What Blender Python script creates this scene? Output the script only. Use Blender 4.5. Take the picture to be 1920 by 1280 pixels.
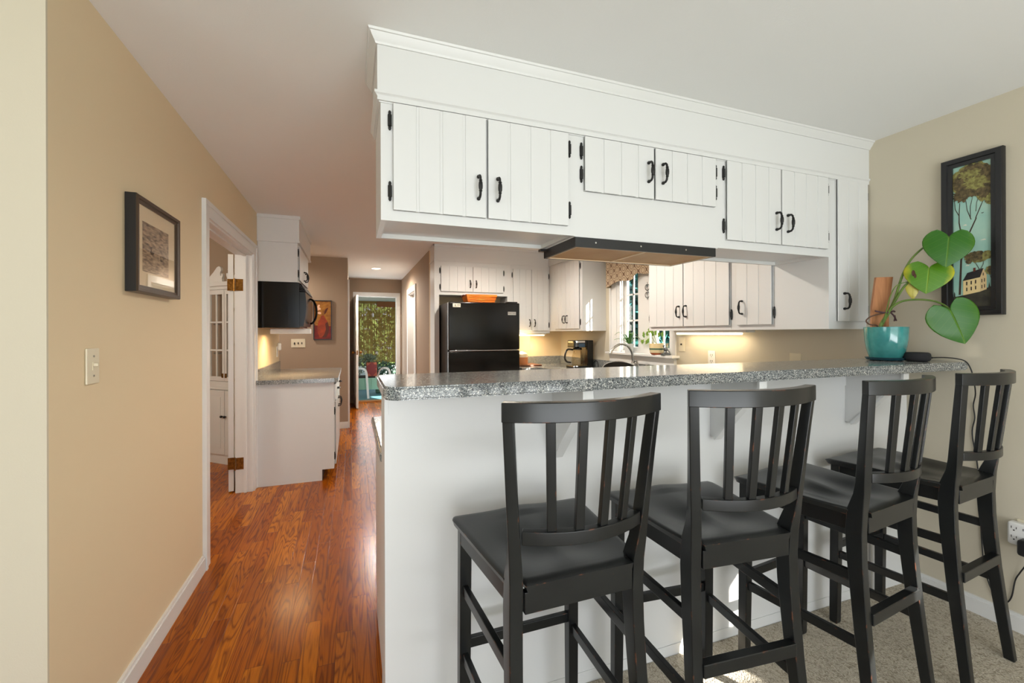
import bpy, bmesh, math, random
from mathutils import Vector, Matrix
R = math.radians
PI = math.pi
random.seed(7)
for o in list(bpy.data.objects):
    bpy.data.objects.remove(o, do_unlink=True)
scene = bpy.context.scene
COL = scene.collection

# ------------------------------------------------------------------ camera
cd = bpy.data.cameras.new('camera')
cam = bpy.data.objects.new('camera', cd)
COL.objects.link(cam)
cd.sensor_fit = 'HORIZONTAL'
cd.sensor_width = 36.0
cd.lens = 818.7 / 1920 * 36.0
cd.shift_y = -(640 - 624.7) / 1920
cd.clip_start = 0.02
cam.location = (0, 0, 1.351)
cam.rotation_euler = (R(90), R(0.17), R(-20.18))
scene.camera = cam

# ------------------------------------------------------------------ world, sun, daylight, exposure
w = bpy.data.worlds.new('world')
scene.world = w
w.use_nodes = True
wb = w.node_tree.nodes['Background']
wb.inputs[0].default_value = (0.80, 0.90, 1.0, 1)
wb.inputs[1].default_value = 1.4

def light(name, kind, loc, energy, color, rot=(0, 0, 0), **kw):
    l = bpy.data.lights.new(name, kind)
    l.energy = energy
    l.color = color
    for k, v in kw.items():
        setattr(l, k, v)
    o = bpy.data.objects.new(name, l)
    o.location = loc
    o.rotation_euler = rot
    COL.objects.link(o)
    return o

sd = Vector((-1, 1.83, -1)).normalized()
light('sun', 'SUN', (6, -9, 7), 36.0, (1.0, 0.95, 0.86), sd.to_track_quat('-Z', 'Y').to_euler(), angle=R(0.53))
# daylight through the glazed wall and window behind the photographer, plus added ceiling fill
light('patio_daylight', 'AREA', (0.7, -3.05, 1.3), 34, (0.88, 0.92, 1.0), (R(90), 0, 0), shape='RECTANGLE', size=3.6, size_y=2.1)
light('ceiling_fill', 'AREA', (0.7, -2.95, 0.35), 110, (0.91, 0.93, 1.0), (R(158), 0, 0), shape='RECTANGLE', size=3.6, size_y=1.2)  # added upward light to brighten the ceiling, in place of patio bounce
light('living_window_daylight', 'AREA', (-3.9, -1.5, 1.4), 30, (0.92, 0.94, 1.0), (0, R(-90), 0), shape='RECTANGLE', size=1.4, size_y=2.0)
light('back_door_daylight', 'AREA', (0.48, 9.15, 1.2), 8, (0.92, 0.97, 1.0), (R(-90), 0, 0), shape='RECTANGLE', size=0.7, size_y=1.8)

vs = scene.view_settings
scene.display_settings.display_device = 'sRGB'
vs.view_transform = 'Standard'
vs.look = 'None'
vs.exposure = 0.24
vs.gamma = 1.0
vs.use_curve_mapping = False

# ------------------------------------------------------------------ colours and materials
def lin(c):
    c = c / 255.0
    return c / 12.92 if c <= 0.04045 else ((c + 0.055) / 1.055) ** 2.4
def rgb(r, g, b):
    return (lin(r), lin(g), lin(b), 1.0)

def mat(name, col, rough=0.5, metal=0.0, spec=0.5, coat=0.0, emit=None, estr=0.0, bump=None, mottle=None):
    m = bpy.data.materials.new(name)
    m.use_nodes = True
    nt = m.node_tree
    p = nt.nodes['Principled BSDF']
    p.inputs['Base Color'].default_value = col
    p.inputs['Roughness'].default_value = rough
    p.inputs['Metallic'].default_value = metal
    p.inputs['Specular IOR Level'].default_value = spec
    p.inputs['Coat Weight'].default_value = coat
    if emit:
        p.inputs['Emission Color'].default_value = emit
        p.inputs['Emission Strength'].default_value = estr
    tc = None
    if bump or mottle:
        tc = nt.nodes.new('ShaderNodeTexCoord')
    if mottle:          # (scale, other colour, amount)
        n = nt.nodes.new('ShaderNodeTexNoise')
        n.inputs['Scale'].default_value = mottle[0]
        n.inputs['Detail'].default_value = 4
        mx = nt.nodes.new('ShaderNodeMix')
        mx.data_type = 'RGBA'
        mr = nt.nodes.new('ShaderNodeMapRange')
        mr.inputs[1].default_value = 0.35
        mr.inputs[2].default_value = 0.65
        mr.inputs[4].default_value = mottle[2]
        nt.links.new(tc.outputs['Object'], n.inputs['Vector'])
        nt.links.new(n.outputs['Fac'], mr.inputs[0])
        nt.links.new(mr.outputs[0], mx.inputs[0])
        mx.inputs[6].default_value = col
        mx.inputs[7].default_value = mottle[1]
        nt.links.new(mx.outputs[2], p.inputs['Base Color'])
    if bump:            # (scale, strength)
        n = nt.nodes.new('ShaderNodeTexNoise')
        n.inputs['Scale'].default_value = bump[0]
        n.inputs['Detail'].default_value = 3
        b = nt.nodes.new('ShaderNodeBump')
        b.inputs['Strength'].default_value = bump[1]
        b.inputs['Distance'].default_value = 0.01
        nt.links.new(tc.outputs['Object'], n.inputs['Vector'])
        nt.links.new(n.outputs['Fac'], b.inputs['Height'])
        nt.links.new(b.outputs[0], p.inputs['Normal'])
    return m

class G:
    """small node-graph helper"""
    def __init__(s, name):
        s.m = bpy.data.materials.new(name)
        s.m.use_nodes = True
        s.t = s.m.node_tree
        s.p = s.t.nodes['Principled BSDF']
    def n(s, kind, **kw):
        x = s.t.nodes.new('ShaderNode' + kind)
        for k, v in kw.items():
            setattr(x, k, v)
        return x
    def l(s, a, b):
        s.t.links.new(a, b)
    def math(s, op, a, b=None, clamp=False):
        x = s.n('Math', operation=op, use_clamp=clamp)
        for i, v in enumerate((a, b)):
            if v is None:
                continue
            if isinstance(v, (int, float)):
                x.inputs[i].default_value = v
            else:
                s.l(v, x.inputs[i])
        return x.outputs[0]
    def mix(s, f, a, b, blend='MIX'):
        x = s.n('Mix', data_type='RGBA', blend_type=blend)
        for i, v in ((0, f), (6, a), (7, b)):
            if isinstance(v, (int, float)):
                x.inputs[i].default_value = v
            elif isinstance(v, tuple):
                x.inputs[i].default_value = v
            else:
                s.l(v, x.inputs[i])
        return x.outputs[2]
    def rng(s, v, a, b, c=0.0, d=1.0):
        x = s.n('MapRange')
        s.l(v, x.inputs[0])
        for i, q in enumerate((a, b, c, d)):
            x.inputs[i + 1].default_value = q
        return x.outputs[0]
    def bump(s, h, strength, dist=0.01):
        b = s.n('Bump')
        b.inputs['Strength'].default_value = strength
        b.inputs['Distance'].default_value = dist
        s.l(h, b.inputs['Height'])
        s.l(b.outputs[0], s.p.inputs['Normal'])

def oak_floor():
    g = G('oak_boards')
    tc = g.n('TexCoord')
    sp = g.n('SeparateXYZ')
    g.l(tc.outputs['Object'], sp.inputs[0])
    W = 0.068
    xi = g.math('FLOOR', g.math('DIVIDE', sp.outputs[0], W))
    wn = g.n('TexWhiteNoise', noise_dimensions='1D')
    g.l(xi, wn.inputs['W'])
    yo = g.math('ADD', sp.outputs[1], g.math('MULTIPLY', wn.outputs['Value'], 7.3))
    yi = g.math('FLOOR', g.math('DIVIDE', yo, 0.83))
    cv = g.n('CombineXYZ')
    g.l(xi, cv.inputs[0]); g.l(yi, cv.inputs[1])
    w2 = g.n('TexWhiteNoise', noise_dimensions='2D')
    g.l(cv.outputs[0], w2.inputs['Vector'])
    # grain: stretched, shifted per board
    gv = g.n('CombineXYZ')
    g.l(g.math('ADD', sp.outputs[0], g.math('MULTIPLY', w2.outputs['Value'], 5.0)), gv.inputs[0])
    g.l(g.math('ADD', g.math('MULTIPLY', sp.outputs[1], 0.085), g.math('MULTIPLY', w2.outputs['Value'], 9.0)), gv.inputs[1])
    wv = g.n('TexNoise')
    g.l(gv.outputs[0], wv.inputs['Vector'])
    wv.inputs['Scale'].default_value = 16.0
    wv.inputs['Detail'].default_value = 1.5
    wv.inputs['Distortion'].default_value = 0.6
    rings = g.math('FRACT', g.math('MULTIPLY', wv.outputs['Fac'], 11.0))
    band = g.rng(g.math('ABSOLUTE', g.math('SUBTRACT', rings, 0.5)), 0.20, 0.5)
    fv = g.n('CombineXYZ')
    g.l(sp.outputs[0], fv.inputs[0]); g.l(g.math('MULTIPLY', sp.outputs[1], 0.03), fv.inputs[1])
    fn = g.n('TexNoise')
    g.l(fv.outputs[0], fn.inputs['Vector'])
    fn.inputs['Scale'].default_value = 340.0
    fn.inputs['Detail'].default_value = 2
    cr = g.n('ValToRGB')
    e = cr.color_ramp.elements
    e[0].position = 0.0; e[0].color = rgb(146, 71, 2)
    e[1].position = 1.0; e[1].color = rgb(196, 114, 14)
    m1 = e.new(0.5); m1.color = rgb(172, 90, 5)
    g.l(w2.outputs['Value'], cr.inputs[0])
    c = g.mix(g.math('MULTIPLY', band, 0.75), cr.outputs[0], rgb(96, 40, 2))
    c = g.mix(g.math('MULTIPLY', g.rng(fn.outputs['Fac'], 0.45, 0.7), 0.35), c, rgb(92, 36, 5))
    # board seams
    fx = g.math('FRACT', g.math('DIVIDE', sp.outputs[0], W))
    fy = g.math('FRACT', g.math('DIVIDE', yo, 0.83))
    sx = g.math('MINIMUM', fx, g.math('SUBTRACT', 1.0, fx))
    sy = g.math('MINIMUM', fy, g.math('SUBTRACT', 1.0, fy))
    seam = g.math('MAXIMUM', g.rng(sx, 0.0, 0.022, 1, 0), g.rng(sy, 0.0, 0.0022, 1, 0))
    c = g.mix(g.math('MULTIPLY', seam, 0.75), c, rgb(40, 14, 3))
    g.l(c, g.p.inputs['Base Color'])
    g.p.inputs['Roughness'].default_value = 0.24
    g.p.inputs['Specular IOR Level'].default_value = 0.2
    g.p.inputs['Coat Weight'].default_value = 0.03
    g.p.inputs['Coat Roughness'].default_value = 0.12
    g.bump(g.math('SUBTRACT', 1.0, seam), 0.25, 0.002)
    return g.m

def granite(name='speckled_stone'):
    g = G(name)
    tc = g.n('TexCoord')
    def vor(scale, rnd=1.0):
        v = g.n('TexVoronoi')
        v.inputs['Scale'].default_value = scale
        g.l(tc.outputs['Object'], v.inputs['Vector'])
        return v
    v1 = vor(400)
    s1 = g.n('SeparateColor')
    g.l(v1.outputs['Color'], s1.inputs[0])
    cr = g.n('ValToRGB')
    cr.color_ramp.interpolation = 'CONSTANT'
    e = cr.color_ramp.elements
    e[0].position = 0; e[0].color = rgb(66, 68, 70)
    e[1].position = 0.24; e[1].color = rgb(122, 126, 126)
    for pos, c in ((0.52, rgb(148, 152, 151)), (0.74, rgb(102, 106, 107)), (0.86, rgb(172, 172, 166)), (0.95, rgb(222, 220, 212))):
        x = e.new(pos); x.color = c
    g.l(s1.outputs[0], cr.inputs[0])
    v2 = vor(210)
    s2 = g.n('SeparateColor')
    g.l(v2.outputs['Color'], s2.inputs[0])
    fl = g.math('MULTIPLY', g.rng(s2.outputs[1], 0.90, 0.91), g.rng(v2.outputs['Distance'], 0.30, 0.36, 1, 0))
    c = g.mix(fl, cr.outputs[0], rgb(226, 226, 220))
    g.l(c, g.p.inputs['Base Color'])
    g.p.inputs['Roughness'].default_value = 0.13
    g.p.inputs['Specular IOR Level'].default_value = 0.36
    return g.m

def carpet_mat():
    g = G('loop_pile_carpet')
    tc = g.n('TexCoord')
    v = g.n('TexVoronoi')
    v.inputs['Scale'].default_value = 260
    mp = g.n('Mapping')
    mp.inputs['Scale'].default_value = (1, 0.55, 1)
    mp.inputs['Rotation'].default_value = (0, 0, R(14))
    g.l(tc.outputs['Object'], mp.inputs[0]); g.l(mp.outputs[0], v.inputs['Vector'])
    n = g.n('TexNoise')
    n.inputs['Scale'].default_value = 60
    g.l(tc.outputs['Object'], n.inputs['Vector'])
    f = g.math('MULTIPLY', g.rng(v.outputs['Distance'], 0.30, 0.62), g.rng(n.outputs['Fac'], 0.35, 0.65, 0.35, 1.0))
    c = g.mix(f, rgb(206, 197, 180), rgb(150, 139, 121))
    g.l(c, g.p.inputs['Base Color'])
    g.p.inputs['Roughness'].default_value = 0.95
    g.p.inputs['Specular IOR Level'].default_value = 0.1
    g.bump(g.math('SUBTRACT', 1.0, v.outputs['Distance']), 0.6, 0.006)
    return g.m

def black_paint():
    g = G('worn_black_paint')
    tc = g.n('TexCoord')
    n = g.n('TexNoise')
    n.inputs['Scale'].default_value = 9
    n.inputs['Detail'].default_value = 5
    g.l(tc.outputs['Object'], n.inputs['Vector'])
    c = g.mix(g.rng(n.outputs['Fac'], 0.3, 0.7), rgb(19, 20, 21), rgb(26, 28, 28))
    g.l(c, g.p.inputs['Base Color'])
    bv = g.n('Bevel', samples=3)
    bv.inputs['Radius'].default_value = 0.004
    geo = g.n('NewGeometry')
    dt = g.n('VectorMath', operation='DOT_PRODUCT')
    g.l(bv.outputs[0], dt.inputs[0]); g.l(geo.outputs['Normal'], dt.inputs[1])
    n2 = g.n('TexNoise')
    n2.inputs['Scale'].default_value = 34
    n2.inputs['Detail'].default_value = 5
    g.l(tc.outputs['Object'], n2.inputs['Vector'])
    chip = g.math('MULTIPLY', g.rng(dt.outputs['Value'], 0.985, 0.94), g.rng(n2.outputs['Fac'], 0.60, 0.68))
    c2 = g.mix(chip, c, rgb(132, 78, 52))
    g.l(c2, g.p.inputs['Base Color'])
    g.p.inputs['Roughness'].default_value = 0.28
    g.p.inputs['Specular IOR Level'].default_value = 0.4
    return g.m

def glass_mat(name, tint=(1, 1, 1, 1), refl=0.08, rough=0.0):
    m = bpy.data.materials.new(name)
    m.use_nodes = True
    t = m.node_tree
    t.nodes.remove(t.nodes['Principled BSDF'])
    a = t.nodes.new('ShaderNodeBsdfTransparent'); a.inputs[0].default_value = tint
    b = t.nodes.new('ShaderNodeBsdfGlossy'); b.inputs['Roughness'].default_value = rough
    lw = t.nodes.new('ShaderNodeLayerWeight'); lw.inputs[0].default_value = 0.5
    pw = t.nodes.new('ShaderNodeMath'); pw.operation = 'POWER'; pw.inputs[1].default_value = 5.0
    f = t.nodes.new('ShaderNodeMath'); f.operation = 'MULTIPLY_ADD'; f.inputs[1].default_value = 0.92; f.inputs[2].default_value = refl / 2
    t.links.new(lw.outputs['Facing'], pw.inputs[0]); t.links.new(pw.outputs[0], f.inputs[0])
    mx = t.nodes.new('ShaderNodeMixShader')
    t.links.new(f.outputs[0], mx.inputs[0])
    t.links.new(a.outputs[0], mx.inputs[1]); t.links.new(b.outputs[0], mx.inputs[2])
    t.links.new(mx.outputs[0], t.nodes['Material Output'].inputs[0])
    return m

def leaf_mat(name, base, vein, edge, edge_amt):
    g = G(name)
    uv = g.n('UVMap')
    sp = g.n('SeparateXYZ')
    g.l(uv.outputs[0], sp.inputs[0])
    u = g.math('ABSOLUTE', sp.outputs[0])
    mid = g.rng(u, 0.012, 0.045, 1, 0)
    st = g.math('FRACT', g.math('SUBTRACT', g.math('MULTIPLY', sp.outputs[1], 5.0), g.math('MULTIPLY', u, 2.2)))
    side = g.math('MULTIPLY', g.rng(g.math('ABSOLUTE', g.math('SUBTRACT', st, 0.5)), 0.0, 0.06, 1, 0), 0.35)
    v = g.math('MAXIMUM', g.math('MULTIPLY', mid, 0.55), g.math('MULTIPLY', side, 0.5))
    tc = g.n('TexCoord')
    n = g.n('TexNoise')
    n.inputs['Scale'].default_value = 22
    n.inputs['Detail'].default_value = 3
    g.l(tc.outputs['Object'], n.inputs['Vector'])
    c = g.mix(v, base, vein)
    ed = g.math('MULTIPLY', g.rng(sp.outputs[2] if False else g.math('ADD', u, g.math('MULTIPLY', n.outputs['Fac'], 0.4)), 0.85, 1.25), edge_amt)
    c = g.mix(ed, c, edge)
    g.l(c, g.p.inputs['Base Color'])
    g.p.inputs['Roughness'].default_value = 0.38
    g.p.inputs['Subsurface Weight'].default_value = 0.0
    return g.m

def stripes(name, cols, axis=2, scale=1.0, offset=0.0, rough=0.6):
    """constant bands of colour along an object axis: cols = [(position 0..1, colour)]"""
    g = G(name)
    tc = g.n('TexCoord')
    sp = g.n('SeparateXYZ')
    g.l(tc.outputs['Object'], sp.inputs[0])
    f = g.math('MULTIPLY', g.math('SUBTRACT', sp.outputs[axis], offset), scale)
    cr = g.n('ValToRGB')
    cr.color_ramp.interpolation = 'CONSTANT'
    e = cr.color_ramp.elements
    e[0].position = cols[0][0]; e[0].color = cols[0][1]
    e[1].position = cols[1][0]; e[1].color = cols[1][1]
    for p_, c_ in cols[2:]:
        x = e.new(p_); x.color = c_
    g.l(f, cr.inputs[0])
    g.l(cr.outputs[0], g.p.inputs['Base Color'])
    g.p.inputs['Roughness'].default_value = rough
    return g.m

def water_mat():
    g = G('rippled_water_print')
    tc = g.n('TexCoord')
    mp = g.n('Mapping')
    mp.inputs['Scale'].default_value = (1, 1, 4.5)
    n = g.n('TexNoise')
    n.inputs['Scale'].default_value = 26
    n.inputs['Detail'].default_value = 5
    g.l(tc.outputs['Object'], mp.inputs[0]); g.l(mp.outputs[0], n.inputs['Vector'])
    c = g.mix(g.rng(n.outputs['Fac'], 0.35, 0.68), rgb(86, 68, 54), rgb(196, 172, 140))
    g.l(c, g.p.inputs['Base Color'])
    g.p.inputs['Roughness'].default_value = 0.5
    return g.m

def valance_mat():
    g = G('ogee_print_fabric')
    tc = g.n('TexCoord')
    sp = g.n('SeparateXYZ')
    g.l(tc.outputs['Object'], sp.inputs[0])
    P = 0.125
    a = g.math('MULTIPLY', sp.outputs[1], 2 * PI / P)
    b = g.math('MULTIPLY', sp.outputs[2], 2 * PI / P)
    f = g.math('ADD', g.math('COSINE', a), g.math('COSINE', b))
    l1 = g.rng(g.math('ABSOLUTE', f), 0.16, 0.30, 1, 0)
    f2 = g.math('ADD', g.math('COSINE', g.math('MULTIPLY', a, 2.0)), g.math('COSINE', g.math('MULTIPLY', b, 2.0)))
    l2 = g.rng(g.math('ABSOLUTE', g.math('SUBTRACT', f2, 0.7)), 0.08, 0.2, 1, 0)
    l3 = g.rng(g.math('ABSOLUTE', g.math('SUBTRACT', g.math('ABSOLUTE', f), 1.25)), 0.10, 0.2, 1, 0)
    ln = g.math('MAXIMUM', l1, l3)
    c = g.mix(g.math('MULTIPLY', ln, 0.85), rgb(192, 172, 144), rgb(98, 66, 46))
    g.l(c, g.p.inputs['Base Color'])
    g.p.inputs['Roughness'].default_value = 0.9
    return g.m

def mesh_filter_mat():
    g = G('greasy_mesh_filter')
    tc = g.n('TexCoord')
    sp = g.n('SeparateXYZ')
    g.l(tc.outputs['Object'], sp.inputs[0])
    a = g.math('MULTIPLY', g.math('ADD', sp.outputs[0], sp.outputs[1]), 2 * PI / 0.009)
    b = g.math('MULTIPLY', g.math('SUBTRACT', sp.outputs[0], sp.outputs[1]), 2 * PI / 0.009)
    f = g.math('MULTIPLY', g.math('ADD', g.math('MULTIPLY', g.math('SINE', a), g.math('SINE', b)), 1.0), 0.5)
    n = g.n('TexNoise')
    n.inputs['Scale'].default_value = 7
    g.l(tc.outputs['Object'], n.inputs['Vector'])
    c = g.mix(n.outputs['Fac'], rgb(190, 140, 74), rgb(226, 190, 136))
    c = g.mix(g.math('MULTIPLY', f, 0.6), c, rgb(92, 58, 24))
    g.l(c, g.p.inputs['Base Color'])
    g.p.inputs['Metallic'].default_value = 0.55
    g.p.inputs['Roughness'].default_value = 0.42
    g.bump(f, 0.5, 0.004)
    return g.m

def wood_mat(name, c1, c2, scale=18, rough=0.5, axis=2):
    g = G(name)
    tc = g.n('TexCoord')
    mp = g.n('Mapping')
    s = [scale, scale, scale]
    s[axis] = scale * 0.12
    mp.inputs['Scale'].default_value = s
    n = g.n('TexNoise')
    n.inputs['Scale'].default_value = 1.0
    n.inputs['Detail'].default_value = 4
    n.inputs['Distortion'].default_value = 0.8
    g.l(tc.outputs['Object'], mp.inputs[0]); g.l(mp.outputs[0], n.inputs['Vector'])
    g.l(g.mix(g.rng(n.outputs['Fac'], 0.3, 0.7), c1, c2), g.p.inputs['Base Color'])
    g.p.inputs['Roughness'].default_value = rough
    return g.m

M = dict(
    white=mat('white_cabinet_paint', rgb(217, 217, 215), 0.38),
    trim=mat('white_trim_paint', rgb(224, 223, 220), 0.35),
    ceil=mat('ceiling_paint', rgb(232, 232, 230), 0.9, spec=0.2, bump=(180, 0.05)),
    wall=mat('tan_wall_paint', rgb(204, 195, 175), 0.75, spec=0.25, bump=(260, 0.04)),
    tan=mat('warm_lit_tan_wall', rgb(222, 203, 169), 0.7, spec=0.3, bump=(260, 0.04)),  # the tan wall paint again, with warm light put into the colour
    taupe=mat('taupe_wall_paint', rgb(164, 145, 126), 0.75, spec=0.25, bump=(260, 0.04)),
    oak=oak_floor(), stone=granite(), carpet=carpet_mat(), black=black_paint(),
    iron=mat('black_iron', rgb(30, 30, 29), 0.45, 0.3),
    gloss=mat('gloss_black_enamel', rgb(10, 9, 7), 0.12, 0.0, 0.35, bump=(420, 0.015)),
    glossside=mat('black_enamel_side', rgb(20, 18, 14), 0.42, 0.0, 0.22),
    rubber=mat('black_plastic', rgb(22, 22, 23), 0.5),
    fabric=mat('charcoal_knit', rgb(38, 38, 42), 0.85, bump=(900, 0.3)),
    steel=mat('brushed_steel', rgb(190, 190, 188), 0.25, 1.0),
    brass=mat('aged_brass', rgb(150, 106, 48), 0.4, 0.9, mottle=(60, rgb(96, 62, 24), 0.8)),
    glass=glass_mat('window_glass'),
    ivory=mat('ivory_plastic', rgb(222, 212, 186), 0.4),
    slot=mat('dark_slots', rgb(40, 36, 32), 0.6),
    plastic=mat('white_plastic', rgb(232, 230, 226), 0.35),
    hood=mat('charcoal_hood_enamel', rgb(30, 31, 33), 0.36),
    filt=mesh_filter_mat(),
    teal=mat('turquoise_glaze', rgb(70, 150, 146), 0.14, coat=0.5, mottle=(24, rgb(44, 122, 124), 0.7)),
    tealdark=mat('dark_teal_glaze', rgb(22, 66, 78), 0.2, coat=0.4),
    soil=mat('potting_soil', rgb(48, 36, 26), 0.95, bump=(80, 0.6)),
    cedar=wood_mat('cedar_board', rgb(160, 104, 66), rgb(190, 132, 88), 40),
    stem=mat('green_stem', rgb(98, 122, 44), 0.45, mottle=(30, rgb(70, 104, 34), 0.8)),
    root=mat('brown_root', rgb(86, 60, 44), 0.7),
    tie=mat('purple_brown_tie', rgb(74, 48, 52), 0.7),
    leafg=leaf_mat('green_leaf', rgb(46, 108, 12), rgb(124, 164, 66), rgb(120, 150, 30), 0.15),
    leafy=leaf_mat('yellowing_leaf', rgb(88, 142, 22), rgb(160, 190, 70), rgb(222, 206, 40), 0.9),
    leafo=leaf_mat('faded_yellow_leaf', rgb(190, 178, 78), rgb(170, 160, 70), rgb(200, 180, 80), 0.6),
    leafb=mat('withered_patch', rgb(70, 42, 24), 0.7),
    framebk=mat('black_picture_frame', rgb(26, 26, 28), 0.35),
    framebr=mat('bronze_picture_frame', rgb(74, 58, 44), 0.35, 0.35),
    mount=mat('cream_mount_board', rgb(232, 214, 180), 0.8),
    water=water_mat(),
    duck=mat('duck_ink', rgb(46, 32, 24), 0.7),
    sky_p=mat('painted_sky', rgb(150, 196, 184), 0.6, mottle=(9, rgb(176, 208, 190), 0.8)),
    leaf_p=mat('painted_foliage', rgb(112, 96, 62), 0.7, mottle=(70, rgb(60, 52, 34), 1.0)),
    leaf_q=mat('painted_foliage_light', rgb(150, 148, 84), 0.7, mottle=(80, rgb(104, 92, 52), 1.0)),
    hill_p=mat('painted_hill', rgb(66, 62, 50), 0.7, mottle=(26, rgb(40, 38, 32), 1.0)),
    trunk_p=mat('painted_trunk', rgb(64, 50, 40), 0.7),
    house_p=mat('painted_house', rgb(232, 206, 150), 0.6),
    house_q=mat('painted_house_gable', rgb(216, 188, 140), 0.6),
    roof_p=mat('painted_roof', rgb(38, 34, 36), 0.6),
    chim_p=mat('painted_chimney', rgb(104, 48, 36), 0.6),
    cloud_p=mat('painted_cloud', rgb(228, 222, 204), 0.6),
    gold_p=mat('painted_ochre', rgb(176, 118, 36), 0.55, mottle=(30, rgb(140, 84, 24), 0.9)),
    red_p=mat('painted_red', rgb(140, 28, 14), 0.55, mottle=(20, rgb(98, 18, 12), 0.9)),
    vase_p=mat('painted_vase', rgb(176, 66, 20), 0.5, mottle=(12, rgb(124, 44, 16), 0.9)),
    vased_p=mat('painted_vase_shade', rgb(86, 32, 14), 0.5),
    petal_p=mat('painted_blossom', rgb(238, 196, 166), 0.6),
    orange=wood_mat('orange_wicker', rgb(240, 140, 26), rgb(206, 98, 14), 60, 0.6, 0),
    maroon=mat('maroon_leather', rgb(92, 26, 18), 0.5),
    badge=mat('silver_badge', rgb(190, 188, 182), 0.3, 0.8),
    ink=mat('black_lettering', rgb(20, 20, 20), 0.5),
    sticker=mat('cream_sticker', rgb(228, 222, 206), 0.5),
    shade=mat('lit_lamp_shade', rgb(240, 226, 180), 0.8, emit=rgb(255, 222, 150), estr=1.3),
    jar=stripes('two_tone_jar', [(0.0, rgb(196, 128, 76)), (0.55, rgb(232, 216, 186))], 2, 1 / 0.17, 0.001, 0.3),
    tube=mat('lit_tube', rgb(255, 250, 235), 0.5, emit=rgb(255, 232, 190), estr=5.0),
    lamp=mat('lit_downlight', rgb(255, 250, 240), 0.5, emit=rgb(255, 236, 205), estr=12.0),
    board=wood_mat('dark_cutting_board', rgb(120, 66, 34), rgb(86, 44, 22), 30),
    potw=mat('white_ceramic', rgb(226, 226, 224), 0.25, coat=0.3),
    potst=stripes('banded_pot', [(0.0, rgb(168, 84, 48)), (0.16, rgb(226, 210, 170)), (0.42, rgb(70, 104, 84)), (0.56, rgb(226, 204, 156))], 2, 1 / 0.11, 0.0, 0.4),
    grass=mat('strap_leaf_green', rgb(44, 100, 40), 0.45, mottle=(40, rgb(96, 146, 66), 0.9)),
    vine=mat('vine_leaf', rgb(84, 134, 66), 0.45, mottle=(30, rgb(140, 166, 50), 0.9)),
    pewter=mat('pewter', rgb(110, 114, 116), 0.4, 0.8),
    fabricv=valance_mat(),
    darkpan=mat('dark_pan', rgb(30, 28, 27), 0.3, 0.5),
    bark=mat('bark', rgb(70, 54, 42), 0.9, bump=(30, 0.5)),
    conifer=mat('conifer_needles', rgb(40, 108, 104), 0.8, mottle=(5, rgb(22, 66, 70), 1.0)),
    tree=mat('broad_leaves', rgb(96, 112, 52), 0.7, mottle=(4, rgb(62, 80, 34), 1.0)),
    lawn=mat('lawn', rgb(78, 98, 52), 0.95, mottle=(3, rgb(58, 78, 40), 1.0)),
    porchf=mat('blue_grey_porch_paint', rgb(84, 122, 132), 0.5),
    porchc=mat('white_porch_paint', rgb(214, 222, 224), 0.6),
    bamboo=wood_mat('bamboo_slats', rgb(196, 164, 100), rgb(160, 130, 70), 30, 0.7, 0),
    mint=mat('mint_paint', rgb(134, 176, 156), 0.5),
    redpot=mat('orange_red_pot', rgb(176, 92, 66), 0.5),
    redflo=mat('painted_rose', rgb(124, 44, 46), 0.5),
    silverleaf=mat('silvery_leaves', rgb(132, 146, 126), 0.7, mottle=(30, rgb(60, 78, 58), 1.0)),
    darkleaf=mat('deep_green_leaves', rgb(38, 66, 52), 0.6, mottle=(20, rgb(84, 116, 92), 0.7)),
    mat2=stripes('patterned_mat', [(0.0, rgb(30, 30, 30)), (0.5, rgb(200, 196, 186))], 0, 18, 0, 0.8),
    thresh=wood_mat('oak_threshold', rgb(178, 120, 60), rgb(150, 96, 44), 30, 0.4, 0),
    redwood=mat('red_brown_valance', rgb(128, 76, 40), 0.7),
    screen=mat('blue_display', rgb(44, 70, 92), 0.2),
    lid=mat('coffee_maker_black', rgb(16, 16, 15), 0.22),
    carafe=glass_mat('carafe_glass', (0.92, 0.86, 0.74, 1)),
    hutchin=mat('hutch_inside_paint', rgb(150, 148, 142), 0.7),
    toekick=mat('dark_toe_kick', rgb(60, 44, 30), 0.6),  # dark brown strip on the recessed toe kick
)

def translucent(m, amount):
    nt = m.node_tree
    p = nt.nodes['Principled BSDF']
    tr = nt.nodes.new('ShaderNodeBsdfTranslucent')
    mx = nt.nodes.new('ShaderNodeMixShader')
    mx.inputs[0].default_value = amount
    src = p.inputs['Base Color']
    if src.links:
        nt.links.new(src.links[0].from_socket, tr.inputs[0])
    else:
        tr.inputs[0].default_value = src.default_value
    nt.links.new(p.outputs[0], mx.inputs[1]); nt.links.new(tr.outputs[0], mx.inputs[2])
    nt.links.new(mx.outputs[0], nt.nodes['Material Output'].inputs[0])
translucent(M['bamboo'], 0.55)
translucent(M['shade'], 0.4)
for k in ('tree', 'conifer', 'leafg', 'leafy'):
    translucent(M[k], 0.2)
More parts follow.
